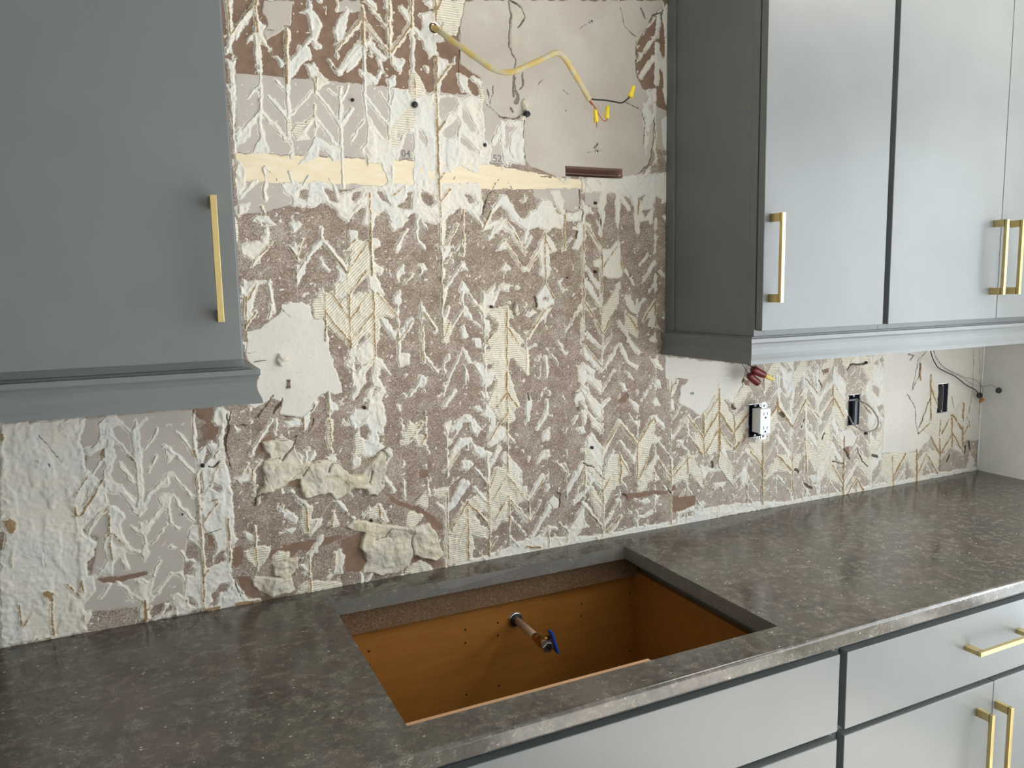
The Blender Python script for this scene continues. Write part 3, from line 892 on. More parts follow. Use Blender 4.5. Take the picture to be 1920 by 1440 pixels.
W 1352 2665 1406 2648 1453 2617 1469 2575 1453 2549 1406 2607 1360 2637
W 1367 2603 1406 2546 1453 2501 1501 2538 1509 2524 1461 2487 1468 2431 1452 2419 1413 2470 1374 2528
W 1343 2497 1374 2487 1366 2413 1350 2415
W 1296 2433 1312 2466 1327 2464 1311 2432
W 1374 2487 1421 2435 1460 2383 1452 2363 1405 2403
W 1373 2344 1404 2375 1467 2272 1492 2332 1508 2316 1467 2244 1459 2175 1403 2237 1373 2310
W 1319 2397 1350 2408 1365 2372 1342 2368
W 1333 2293 1357 2297 1364 2283 1349 2278
l19 1467 2272 1557 2409
l20 1565 2408 1664 2285 1765 2411
l17 1769 2418 1826 2355
W 1740 2420 1782 2424 1800 2386 1765 2382
R 1681 2291 1732 2300 1800 2307 1792 2279 1749 2277 1732 2214 1707 2145 1681 2097 1664 2078 1664 2193
R 1475 2180 1491 2227 1524 2244 1565 2247 1598 2200 1622 2126 1581 2124 1564 2098 1523 2068 1474 2003 1466 1962 1442 2050
l15 1565 2310 1648 2195 1664 2293
W 1565 2609 1590 2594 1614 2557 1582 2560
N 1549 2521 1598 2552 1618 2536 1606 2509 1565 2499
W 1614 2529 1672 2483 1672 2448 1647 2471
W 1756 2603 1798 2600 1816 2556 1790 2565
W 1748 2491 1782 2509 1808 2471 1765 2475
W 1647 2400 1681 2404 1681 2369 1656 2378
l21 1859 2589 1877 2523 1911 2585
l19 1877 2487 1886 2450
l19 1887 2298 1975 2406 2085 2263
l16 1975 2406 1985 2310
W 1905 2275 1958 2291 1950 2233 1995 2213 1923 2265
R 2012 2308 2057 2303 2086 2196 2031 2232
R 2077 2197 2075 2346 2128 2467 2173 2537 2194 2387 2198 2191
R 1827 2130 1871 2095 1907 2076 1907 2046 1872 2051 1836 2100
l19 1783 2201 1871 2088 1879 2182
R 1871 2095 1959 2195 1995 2206 2005 2116 1979 2045 1942 2072 1898 2048
W 2013 2159 2088 2083 2098 2037 2060 2087
W 1741 2097 1775 2136 1801 2089 1767 2079
l19 1299 2028 1403 2126 1348 2223 1262 2095
R 1348 2230 1372 2192 1371 2130 1332 2107 1300 2035 1292 2043 1340 2134
R 1371 2130 1410 2097 1442 2036 1458 1963 1449 1929 1402 2006
W 1301 2187 1317 2185 1316 2164 1293 2167
l16 1403 2154 1450 2084
l19 1346 2028 1457 1885
l18 1462 2069 1465 1848
l15 1465 1884 1523 1954
N 1881 1983 2034 1970 2044 1938 2017 1897 1908 1897 1873 1903
N 1581 2039 1733 2033 1854 2024 1907 2046 1916 2023 1854 2002 1733 2011 1597 2000
N 1300 2035 1378 2038 1362 2019 1307 2020
P 1154 2062 1185 2085 1215 2067 1215 2026 1176 2018
W 1681 1989 1733 1996 1750 1972 1699 1972
W 1767 2013 1802 2001 1785 1967
l14 1870 2198 1873 1835
W 2044 1916 2090 1932 2081 1872 2054 1869
l18 1926 1887 2026 1903
W 664 1831 664 1857 802 1840 872 1855 944 1870 1054 1886 1167 1881 1321 1857 1482 1845 1648 1855 1820 1851 2045 1862 2204 1854 2204 1820 663 1818
l18 974 1878 1107 1888
l15 1106 1877 1152 1932 1198 1918
l19 1259 1901 1259 1853
W 1244 1904 1283 1912 1274 1878
W 1322 1913 1354 1936 1385 1903 1345 1902
l17 1656 1898 1673 1851
l15 1673 1903 1759 1919
l15 1506 1848 1572 1925
W 1123 1971 1169 2005 1138 1982
W 1004 1935 1033 1937 1025 1918
W 1614 1955 1639 1937 1622 1932
K5 1305 2587 1290 2562
K12 1060 2593 1063 2560
K7 1606 2551 1618 2522
K9 1223 2087 1200 2097
K9 1223 2080 1215 2026
K5 1124 2025 1139 2057
K10 1581 2039 1606 2014
K8 1854 2039 1872 2007
K13 2142 2137 2152 2113
K8 1348 2223 1411 2194
K6 1411 2187 1467 2132
O6 948 2691 946 2414
O6 946 2602 896 2541
O6 950 2601 1001 2532
O7 944 2505 847 2385
O6 945 2407 945 2237
O4 941 2218 843 2079
O4 945 2211 1043 2078
O4 943 2118 869 2016
O6 946 2118 947 1971
O6 842 2191 843 2086
O5 740 2113 841 2000
O5 740 2113 736 1858
O4 740 2113 670 2033
O5 850 2078 840 1847
O4 896 2256 852 2170
O6 1134 2174 1050 2070
O5 1050 2070 1052 1981
O5 1110 2068 1063 1980
O5 956 2096 1049 1982
O6 881 1927 848 1879
O6 1463 2279 1557 2405
O7 1565 2405 1664 2285
O8 1664 2285 1757 2405
O8 1664 2285 1664 2107
O12 1765 2411 1774 2389
O7 1561 2247 1564 2105
O6 1569 2218 1622 2133
O6 1732 2214 1673 2106
O5 1507 2141 1458 2069
O8 1556 2120 1564 2091
O6 1464 2286 1459 2258
O6 1356 2215 1355 2104
O6 1458 2083 1465 1869
O6 1354 2006 1457 1885
O6 1564 1926 1482 1859
O8 1871 2183 1878 1835
O6 1792 2192 1871 2088
O5 1995 2184 1880 2094
O7 1977 2186 1983 2096
O6 1975 2399 2076 2279
O5 1975 2399 1896 2297
O7 2085 2278 2175 2403
O9 2182 2529 2193 2192
O6 2083 2397 2086 2203
O6 2003 2279 2077 2182
O12 1032 1855 1106 1843
O5 1259 1901 1259 1853
O6 1876 2587 1868 2531
O5 1868 2559 1911 2585
O5 1152 1932 1155 1842
O6 1767 2130 1767 2086
G -772 2641 -388 2643 -380 2457 -381 2291 -408 2184 -437 2132 -458 1972 -458 1887 -577 1888 -871 1904 -865 1978 -780 2027 -745 2182 -803 2244 -808 2297 -757 2500 -778 2564
N -388 2638 -298 2641 -300 2609 -332 2579 -389 2622
N -363 2565 -295 2608 -282 2568 -305 2526 -356 2515
N -757 2028 -682 2025 -587 2027 -588 2016 -684 2003 -740 2008
N -563 2028 -514 2022 -514 2016
N -326 2028 -250 2067 -231 2035 -244 1997 -266 1983
N -360 2148 -308 2157 -290 2108 -323 2079 -363 2097
N -352 2021 -316 2027 -296 2012 -327 2006
N -1047 2230 -1022 2221 -1026 2176 -1051 2180
W -1011 2643 -949 2642 -851 2638 -772 2641 -746 2633 -773 2574 -763 2537 -767 2480 -753 2426 -777 2346 -803 2244 -772 2186 -746 2161 -789 2082 -784 2027 -864 1989 -871 1904 -916 1839 -1081 1833 -1051 2180 -1032 2208 -1036 2254 -1044 2261
w -775 2553 -738 2627 -701 2639 -714 2583 -735 2549 -767 2537
w -780 2080 -745 2182 -749 2129
l27 -699 2608 -697 2566 -713 2531 -746 2514
W -701 2634 -651 2640 -621 2601 -600 2577 -610 2568 -640 2597 -676 2601 -704 2598
l23 -677 2595 -676 2548 -676 2491
W -713 2474 -691 2524 -674 2506 -657 2489 -673 2459 -682 2407 -652 2371 -623 2324 -612 2280 -630 2293 -659 2340 -687 2344 -703 2367 -709 2410 -700 2467
l12 -713 2474 -755 2406 -804 2354
W -760 2458 -711 2389 -708 2304 -737 2287 -769 2344
l10 -730 2376 -800 2286
W -760 2343 -702 2388 -698 2313 -717 2306 -748 2262 -775 2256 -792 2211 -805 2228 -799 2296
l9 -674 2574 -649 2540 -624 2495 -603 2466
W -605 2567 -581 2634 -578 2554 -573 2490 -580 2394 -572 2372 -600 2375 -599 2461 -609 2510
l10 -585 2587 -565 2595 -545 2620
l10 -514 2580 -537 2534 -562 2505
l17 -650 2461 -609 2382
l9 -522 2473 -559 2413
W -600 2375 -577 2372 -580 2319 -574 2274 -595 2245 -618 2259 -626 2276 -606 2290
l13 -652 2371 -615 2302
l12 -500 2503 -485 2507 -459 2472 -395 2387
W -495 2503 -467 2489 -459 2466 -490 2437
l10 -503 2395 -473 2397 -434 2332 -401 2294
l17 -499 2384 -556 2326 -573 2296
W -508 2396 -484 2388 -491 2350 -515 2353
l13 -524 2300 -479 2316 -462 2280 -412 2201
l15 -511 2276 -553 2233 -580 2193
W -533 2307 -508 2325 -484 2316 -492 2274 -517 2255
l13 -497 2274 -491 2207 -468 2182
W -602 2224 -578 2226 -566 2191 -586 2167 -580 2122 -572 2099 -594 2064 -601 2104 -591 2168 -632 2196 -630 2218 -603 2202
l10 -506 2204 -565 2131
W -699 2303 -676 2300 -642 2252 -668 2223 -665 2191 -645 2155 -628 2125 -590 2113 -606 2099 -638 2110 -655 2135 -681 2171 -701 2218
l12 -695 2297 -743 2267 -770 2207
l14 -700 2292 -703 2121
W -725 2200 -701 2207 -677 2165 -646 2133 -657 2113 -648 2046 -662 2048 -686 2107 -697 2077 -705 2034 -728 2039 -736 2051 -756 2033 -724 2097
l13 -453 2558 -434 2540 -390 2458
l13 -384 2622 -388 2491
l10 -384 2480 -391 2293
W -385 2469 -347 2498 -363 2411 -386 2370
W -347 2503 -307 2499 -295 2437 -283 2390 -281 2244 -266 2162 -271 2071 -291 2086 -286 2165 -331 2115 -379 2168 -377 2269 -381 2291 -338 2330 -317 2344 -303 2393
w -327 2340 -303 2314 -314 2299 -334 2313
W -429 2176 -388 2192 -377 2122 -387 2039 -375 1986 -348 2015 -306 2008 -297 1994 -279 1933 -274 1850 -463 1888 -454 1943 -414 1947 -429 2018 -398 2024 -404 2093 -442 2133
w -455 2011 -420 2005 -426 1983 -443 1964 -462 1984
w -364 1926 -321 1941 -291 1924 -325 1884
l11 -460 2080 -447 2049 -418 2033
W -508 2110 -492 2119 -474 2104 -484 2101
W -308 2637 -278 2640 -259 2610 -262 2561 -303 2565 -317 2583
l9 -541 2060 -564 2009
W -636 2005 -612 2006 -580 1989 -564 2009 -571 1976 -578 1944 -571 1909 -647 1924 -612 1951
l14 -684 1998 -642 1923
l11 -717 1999 -753 1956
l11 -471 2003 -506 1998 -560 1930
l9 -505 2009 -466 1991 -454 1943
W -511 1920 -486 1926 -462 1899 -464 1871 -503 1896
K7 -259 2610 -271 2501 -262 2561
K6 -270 2562 -279 2457
K5 -269 2450 -261 2399
K7 -343 2409 -323 2406 -306 2427
K5 -288 1964 -257 1865
K3 -894 2591 -838 2483
K4 -881 2483 -873 2472
K4 -388 2638 -333 2562
K4 -360 2142 -308 2157
K2 -833 2317 -801 2281
K2 -924 2169 -916 2105
O8 -699 2514 -701 2488
O7 -616 2479 -603 2466
O7 -709 2405 -730 2371 -787 2284
O4 -814 2283 -787 2279
O6 -807 2313 -807 2287
O5 -1034 2381 -1015 2358
O8 -1008 2603 -1010 2588
O4 -700 2292 -705 2094
O7 -702 2202 -717 2183
O4 -698 2196 -655 2145
O4 -704 2293 -744 2256
O3 -758 2422 -804 2354
O8 -394 2481 -385 2458
O5 -385 2381 -386 2292 -387 2197
O7 -387 2197 -387 2050
O4 -322 2261 -372 2195
O5 -387 2050 -392 1885
O6 -370 1996 -392 1966
O4 -298 2481 -320 2445
O3 -307 2416 -337 2341
O3 -321 2277 -347 2270
O4 -285 2193 -290 2016
O5 -198 2403 -221 2372
O3 -1013 2179 -1022 2124
O3 -811 2032 -816 1974
O10 -920 2010 -909 1976
O3 -856 2030 -837 1994
O6 -912 2499 -910 2497
J -1033 2294 -1011 2306 -992 2283 -998 2259 -1016 2246 -1026 2273
J -937 2014 -915 2015 -895 1990 -926 1990
G -1062 2050 -1040 2052 -1026 1963 -1048 1961 -1068 1978
G -1053 1901 -1026 1899 -1015 1873 -1030 1856 -1056 1875
W -800 2048 -765 2042 -770 1980 -790 1956 -808 1946 -805 1911 -781 1913 -783 1892 -809 1856 -805 1834 -915 1830 -971 1829 -962 2078
l12 -728 1993 -748 1955
l16 -691 2000 -635 1940 -612 1914
W -634 1961 -613 1985 -577 1978 -580 1936 -568 1920 -595 1896 -587 1837 -630 1846 -619 1908
l13 -507 1994 -561 1940
W -512 1909 -486 1922 -451 1867 -446 1837 -556 1831 -536 1848 -503 1856
W -467 1914 -450 1984 -300 1956 -324 1887 -394 1841 -446 1844
w -461 1906 -437 1886 -420 1846 -445 1866
w -371 1881 -328 1932 -295 1933 -310 1899 -360 1856
W -331 1888 -268 1920 -257 1881 -225 1845 -178 1820 -362 1823
Q -213 1925 -199 1938 -52 1911 -41 1855 -56 1842 -134 1842 -182 1866 -208 1894
N -267 1950 -212 1940 -208 1894 -176 1850 -128 1833 -49 1837 -56 1831 -170 1826 -238 1862
R -26 1859 19 1882 152 1841 151 1818 -35 1830
l12 20 1897 20 1827
O10 -603 1912 -606 1830
O6 -586 1887 -606 1870
O4 -1009 1979 -1009 1905
O4 -971 1938 -1004 1898
O7 -910 1966 -914 1844
O5 -807 2035 -805 1987
O5 -859 2031 -817 1975
O6 -812 1898 -810 1884
O6 -392 1973 -397 1849
O7 23 1889 20 1827
O14 -274 1835 -191 1830
O9 -394 1834 -341 1834
O4 -496 1862 -498 1833
O8 -937 1835 -926 1836
W 2180 2566 2281 2568 2291 2594 2201 2600
P 3404 2649 3722 2683 4367 2715 4390 2268 4369 2026 4226 2041 4098 2011 3885 2098 3752 2017 3586 2024 3439 2041 3440 2286 3416 2449 3422 2588
l31 3391 2640 3308 2625 3412 2519
W 3280 2626 3377 2631 3424 2548 3436 2347 3394 2330 3308 2357 3262 2440 3314 2516 3269 2568
w 3337 2593 3378 2621 3380 2571
w 3330 2465 3387 2451 3391 2381 3347 2414
l40 3116 2636 3212 2621
R 2018 2376 2083 2406 2170 2496 2192 2494 2285 2361 2388 2415 2390 2333 2300 2204 2287 2270 2182 2415
R 2196 2288 2288 2206 2277 2179 2197 2215 2131 2178 2086 2191 2085 2281 2183 2397
R 2019 2305 2074 2264 2075 2193 2020 2252
l20 2181 2495 2083 2406
l22 2181 2477 2285 2351
l27 2190 2288 2244 2119
l33 2180 2566 2192 2503 2283 2460
W 2224 2563 2272 2461 2237 2491
l28 2382 2177 2491 2081
R 2393 2213 2487 2212 2491 2090 2406 2156
l27 2583 2630 2602 2416 2705 2284
l29 2595 2629 2709 2519
l20 2688 2409 2720 1851
l19 2490 2128 2498 1843
l27 2596 2229 2712 2083
l27 2590 2398 2475 2223
R 2518 1993 2599 2134 2724 2092 2774 2115 2753 2002 2602 2039
l28 2781 2589 2801 2418 2705 2284
l30 2795 2551 2904 2391
l28 2801 2409 2921 2283
l31 2794 2266 2914 2138
l20 2801 2418 2835 1864
l25 2709 2538 2701 2407
W 2609 2573 2707 2594 2710 2501 2663 2439
W 2831 2605 2885 2535 2846 2547
l23 2883 2583 2927 1822
l29 2903 2410 3003 2498
l29 2908 2304 3007 2411
l29 3003 2498 3118 2314
l29 3007 2411 3107 2276
l19 3098 2453 3128 1824
l27 2999 2305 2900 2159
l27 3013 2284 3114 2117
R 2959 2016 3020 2127 3067 1983 3111 1897 2989 1933
l27 2932 2019 3020 2137 3120 2007
l30 3026 1988 3126 1875 3216 1995
l23 3221 1903 3295 1822
l23 3221 1903 3142 1833
R 3240 2073 3342 1990 3349 1867 3245 1982
l25 3321 2376 3428 2246
l23 3328 2255 3353 1804
l26 3333 2154 3438 2061
W 3298 2298 3382 2291 3416 2207 3317 2196
R 3440 2030 3646 2028 3742 1933 3814 1999 3875 2014 3956 1983 3948 1876 3849 1953 3764 1835 3648 1986 3552 1872
R 3756 2174 3857 2479 4064 2230 4155 2309 4224 2063 4098 2011 3956 1983 3869 2099
l28 3861 1994 3950 1854
l26 4098 2011 4200 1956
l30 4178 2024 4200 1956
W 4222 2085 4355 2094 4361 2027 4259 2038
W 4267 1949 4323 1875 4261 1816 4241 1863
W 2025 1847 2024 1893 2249 1888 2509 1870 2682 1846 2861 1851 3127 1845 3350 1856 3627 1852 3934 1856 4342 1851 4353 1827 3555 1819 2994 1823 2486 1826 2025 1829
W 2065 2131 2132 2105 2222 2103 2222 2085 2121 2088 2088 2047
W 2856 1979 2961 1966 2937 1920 2870 1938
W 2156 2020 2246 2018 2224 1993 2156 1993
P 3057 2202 3164 2221 3221 2165 3197 2108 3114 2117
N 3114 2117 3155 2122 3172 2051 3144 2064
N 2338 2573 2384 2561 2397 2524 2362 2535
N 2922 2580 2973 2587 2988 2557 2936 2560
N 2333 2256 2367 2298 2380 2251 2346 2218
O9 2018 2358 2079 2273
O7 2077 2406 2086 2191
O6 2170 2478 2089 2378
O8 2181 2504 2187 2162
O9 2085 2281 2171 2398
O11 2182 2406 2275 2289
O11 2383 2379 2292 2287
O8 2285 2379 2295 2187
O7 2190 2306 2271 2207
O7 2173 2299 2092 2191
O7 2379 2297 2300 2186
O11 2488 2203 2497 1862
O8 2406 2165 2485 2081
O10 2589 2445 2598 2351
O9 2590 2407 2520 2330
O9 2597 2397 2705 2275
O9 2599 2125 2701 2027
O10 2801 2418 2705 2275
O6 2801 2409 2907 2313
O6 2796 2541 2889 2449
O6 2802 2208 2833 1914
O8 2707 2218 2719 1880
O9 3014 2411 2945 2329
O8 3021 2410 3106 2295
O8 3010 2488 3016 2372
O11 3112 2177 3122 1815
O8 3025 2018 3111 1897
O10 3227 1913 3287 1834
O10 3220 1914 3155 1831
O8 3227 1913 3225 1832
O8 3326 2296 3253 2362
O10 3528 2010 3547 1820
O11 3646 2018 3550 1893
O14 3744 2028 3757 1835
O11 3782 2024 3746 1985
O12 3841 2491 3861 2206
O11 3855 2396 3926 2285
O13 3955 2101 3972 1873
O13 3869 2099 3956 1983
O11 4057 2220 3963 2101
O13 4057 2220 4073 2014
O13 4065 2220 4171 2112
O11 4066 2101 3972 1981
O10 4074 2100 4164 1993
O13 4165 2286 4182 1969
O10 4219 2130 4174 2068
O11 3956 2197 3955 2101
O9 3847 2186 3759 2132
O8 3838 1996 3761 1878
O8 3846 1985 3950 1854
O14 3745 2559 3744 2466
K6 3800 2638 3742 2600 3735 2487 3680 2409
K6 3637 2392 3718 2292 3723 2219 3760 2121
K8 3858 2364 3757 2163
K8 4056 2338 4078 2261
K7 4213 2196 4244 2127
K5 2488 2635 2491 2517
K12 3120 2568 3145 2595 3268 2598
K8 2898 2525 2926 2485
K13 2950 2212 2939 2184
K27 2616 2358 2641 2337
K10 2792 2305 2781 2268
K26 3354 2040 3397 2025
K15 4069 1960 4032 1920
K37 4213 1999 4208 1955
K24 4244 2028 4264 1982
K20 2142 2140 2148 2112
K27 3115 2107 3166 2041
K10 3225 2095 3271 2009 3315 1973
K28 2739 2023 2765 2010
K17 2806 1937 2872 1899
K18 2338 2555 2349 2563
K21 2272 2434 2290 2414
K9 2922 2580 2936 2551
K8 3024 2038 3119 2017
K6 3727 2601 3680 2409
K5 4300 2622 4332 2360 4344 1828
K5 4243 2625 4256 2366 4228 2216
K9 3629 2632 3681 2624 3653 2595"""
XS0, XS1, ZS0, ZS1, H = -0.70, 2.172, 0.885, 2.30, 0.0015
nx = int((XS1-XS0)/H)+1; nz = int((ZS1-ZS0)/H)+1
gx = XS0+np.arange(nx)*H; gz = ZS0+np.arange(nz)*H
GX, GZ = np.meshgrid(gx, gz); GX = GX.astype(np.float32); GZ = GZ.astype(np.float32)
rng = np.random.RandomState(7)
def vnoise(x, z, sc, seed, octv=1):
    out = 0; amp = 1; tot = 0
    for o in range(octv):
        r = np.random.RandomState(seed*31+o); T = r.rand(512, 512).astype(np.float32)
        u = x/sc+100; v = z/sc+100; i = np.floor(u).astype(np.int32); j = np.floor(v).astype(np.int32)
        a = u-i; b = v-j; a = a*a*(3-2*a); b = b*b*(3-2*b); i %= 511; j %= 511
        out = out+amp*((T[j, i]*(1-a)+T[j, i+1]*a)*(1-b)+(T[j+1, i]*(1-a)+T[j+1, i+1]*a)*b)
        tot += amp; amp *= 0.5; sc *= 0.5
    return out/tot-0.5
wa = vnoise(GX, GZ, 0.014, 1, 3); wb = vnoise(GX, GZ, 0.014, 2, 3)
WX = GX+0.0075*wa; WZ = GZ+0.0075*wb
BIG = np.float32(-0.5)
def poly_sd(px, pz, x, z):
    d2 = np.full(x.shape, 1e9, np.float32); ins = np.zeros(x.shape, bool); n = len(px)
    for i in range(n):
        x0, z0, x1, z1 = px[i], pz[i], px[(i+1) % n], pz[(i+1) % n]
        ex, ez = x1-x0, z1-z0; L = ex*ex+ez*ez+1e-12
        t = np.clip(((x-x0)*ex+(z-z0)*ez)/L, 0, 1)
        d2 = np.minimum(d2, (x-x0-t*ex)**2+(z-z0-t*ez)**2)
        if z0 != z1:
            c = ((z0 > z) != (z1 > z)) & (x < ex*(z-z0)/(z1-z0)+x0); ins ^= c
    d = np.sqrt(d2); return np.where(ins, d, -d)
def line_d(px, pz, x, z):
    d2 = np.full(x.shape, 1e9, np.float32)
    for i in range(len(px)-1):
        ex, ez = px[i+1]-px[i], pz[i+1]-pz[i]; L = ex*ex+ez*ez+1e-12
        t = np.clip(((x-px[i])*ex+(z-pz[i])*ez)/L, 0, 1)
        d2 = np.minimum(d2, (x-px[i]-t*ex)**2+(z-pz[i]-t*ez)**2)
    return np.sqrt(d2)
def blank(v=BIG): return np.full(GX.shape, v, np.float32)
F = {k: blank() for k in ('G', 'C', 'N', 'W', 'mute', 'rib', 'diag')}
rust = blank(0.03); crack = blank(0.03); patches = []
def win(px, pz, mg):
    i0 = max(0, int((min(px)-mg-XS0)/H)); i1 = min(nx, int((max(px)+mg-XS0)/H)+2)
    j0 = max(0, int((min(pz)-mg-ZS0)/H)); j1 = min(nz, int((max(pz)+mg-ZS0)/H)+2)
    return (slice(j0, j1), slice(i0, i1)) if i1 > i0 and j1 > j0 else None
OPS = []
for ln in TRACE.strip().split('\n'):
    t = ln.split(); op = t[0][0]; w = float(t[0][1:] or 0)/2000; v = np.array(t[1:], float)/2000
    OPS.append((op, w, v[0::2], v[1::2]))
for op, w, px, pz in OPS:
    s = win(px, pz, 0.03)
    if s is None: continue
    x, z = WX[s], WZ[s]
    if op in 'lOK':
        d = line_d(px, pz, x if op != 'O' else GX[s]+0.6*(WX[s]-GX[s]), z if op != 'O' else GZ[s]+0.6*(WZ[s]-GZ[s]))
        if op == 'l': F['W'][s] = np.maximum(F['W'][s], w/2-d)
        elif op == 'O': rust[s] = np.minimum(rust[s], d-w/2-0.0004); F['W'][s] = np.maximum(F['W'][s], w/2+0.0017-d)
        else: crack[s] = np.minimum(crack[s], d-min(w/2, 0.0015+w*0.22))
        continue
    d = poly_sd(px, pz, x, z).astype(np.float32)
    if op in 'PQ': patches.append((op, s, d.copy())); F['W'][s] = np.minimum(F['W'][s], -d); F['mute'][s] = np.maximum(F['mute'][s], d); F['G'][s] = np.minimum(F['G'][s], -d)
    elif op in 'GCN':
        F[op][s] = np.maximum(F[op][s], d)
        if op == 'N': F['mute'][s] = np.maximum(F['mute'][s], d); F['G'][s] = np.minimum(F['G'][s], -d)
        if op == 'G': F['mute'][s] = np.maximum(F['mute'][s], d)
    elif op == 'w': F['W'][s] = np.minimum(F['W'][s], -d); F['mute'][s] = np.maximum(F['mute'][s], d)
    elif op == 'J': F['W'][s] = np.maximum(F['W'][s], d); rust[s] = np.minimum(rust[s], -d)
    else:
        F['W'][s] = np.maximum(F['W'][s], d)
        if op in 'RD': F['rib'][s] = np.maximum(F['rib'][s], d)
        if op == 'D': F['diag'][s] = np.maximum(F['diag'][s], d)
# chevron lattice of the removed tiles: residue along the tile edges
LK = [-10,-7,-6,-5,-4,0,1,2,3,4,5,6,8,9,10,13,14,15,16,17,18,19,20,21,22,24,25,26,27,29,30,31,34,36,38,39,40,42]
LX = [-.505,-.352,-.2975,-.246,-.1945,.0170,.0695,.1188,.171,.2225,.2765,.324,.4215,.4735,.5255,.679,.7297,.7803,.8326,.887,.936,.989,1.0401,1.0916,1.1433,1.247,1.298,1.3525,1.4003,1.5037,1.558,1.6104,1.7717,1.8732,1.975,2.03,2.0858,2.19]
LK = [-14]+LK; LX = [-.71]+LX
lx = GX+0.003*wa; lz = GZ+0.003*wb
cc = np.interp(lx, LX, LK).astype(np.float32); k0 = np.floor(cc).astype(np.int32); tt = cc-k0
off = -0.0617*np.where(k0 % 2 == 1, tt, 1-tt)
PZ = 0.0486; ss = (lz-1.010-off)/PZ; sn = np.round(ss).astype(np.int32); dd = np.abs(ss-sn)*PZ*0.64
kr = np.round(cc).astype(np.int32); dv = np.abs(lx-np.interp(kr, LK, LX)).astype(np.float32); sv = np.floor(ss*1.0+0.5).astype(np.int32)
RT = np.random.RandomState(3).rand(4, 97, 89).astype(np.float32)
h1 = RT[0][(k0+30) % 97, (sn+40) % 89]; h2 = RT[1][(kr+30) % 97, (sv+40) % 89]; h3 = RT[2][(k0+30) % 97, (np.floor(ss).astype(int)+40) % 89]
DL = [(-.4, 1.15, .10, 0), (.0, 1.15, .20, .02), (.4, 1.15, .30, .03), (.4, 1.4, .30, .01), (.4, 1.6, .28, .01), (.8, 1.55, .32, .02), (.8, 1.3, .30, .02), (.65, 1.25, .22, 0),
      (.75, 1.0, .45, .04), (.25, 1.25, .25, .02), (.1, 1.0, .3, .03), (1.05, 1.0, .6, .08), (1.2, 1.1, .7, .12), (1.35, 1.2, .85, .16), (1.5, 1.2, .85, .14), (1.65, 1.1, .75, .12), (1.5, 1.0, .75, .12),
      (1.35, 1.0, .75, .12), (1.8, .95, .65, .1), (2.1, .95, .35, .04), (.2, 2.1, .2, .04), (.0, 2.05, .25, .04), (.9, 2.0, .5, .0)]
num = 0; den = 0; fn = 0
gxs, gzs = GX[::8, ::8], GZ[::8, ::8]
for a, b, d_, f_ in DL:
    w_ = 1/((gxs-a)**2+(gzs-b)**2+0.002)**2; num = num+w_*d_; fn = fn+w_*f_; den = den+w_
def upsamp(a):
    r = np.repeat(np.repeat(a, 8, 0), 8, 1); return r[:nz, :nx]
DEN = upsamp(num/den); FIL = upsamp(fn/den)
n25 = vnoise(GX, GZ, 0.022, 5, 2); n8 = vnoise(GX, GZ, 0.007, 6, 2)
wd = 0.0027+0.006*n8+0.004*n25
auto = np.maximum(np.where(h1 < DEN*1.1, wd-dd, BIG), np.where(h2 < DEN, wd*0.9-dv, BIG))
auto = np.where((n25 > 0.10-0.33*DEN), auto, np.minimum(auto, -0.001+(n25-0.10+0.33*DEN)*0.02))
wedge = np.minimum(dd, dv)
cell = np.where(h3 < FIL, 0.004+0.012*n25, BIG)
auto = np.maximum(auto, cell)
auto = np.minimum(auto, -F['mute']-0.001)
wc = F['W'].copy()
F['W'] = np.maximum(F['W'], auto)
# specks and crumbs of mortar
sp = vnoise(GX, GZ, 0.0075, 11, 2); spk = np.where(GX > 0.93, 0.30, 0.335)+np.where(GZ > 1.925, 0.06, 0); crumbs = (sp-spk)*0.03
F['W'] = np.maximum(F['W'], np.minimum(crumbs, -F['mute']-0.002))
F['W'] += 0.0026*n8+0.0022*vnoise(GX, GZ, 0.0040, 12, 1)
F['rib'] = np.maximum(F['rib'], np.where(h3 < FIL*0.8, cell, BIG))
dl = np.minimum(dd, dv)
inside_rib = F['rib'] > -0.001
gate = vnoise(GX, GZ, 0.03, 14, 2) > -0.08
rust = np.minimum(rust, np.where((auto > -0.002) & gate & (GX > 0.1), dl-0.0002, 0.03))
HOLES = [(1.195, 1.243, 1.121, 1.213), (1.570, 1.618, 1.118, 1.210), (1.960, 2.008, 1.122, 1.214), (0.635, 0.790, 1.792, 1.813)]
RND = [(0.3255, 2.081, 0.012)]
hole = blank(0.5)
for a, b, c, d in HOLES:
    hole = np.minimum(hole, np.maximum(np.maximum(a-GX, GX-b), np.maximum(c-GZ, GZ-d)))
for a, b, r in RND: hole = np.minimum(hole, np.hypot(GX-a, GZ-b)-r)
hole_r = hole+0.001*n8
F['W'] = np.minimum(F['W'], hole_r)

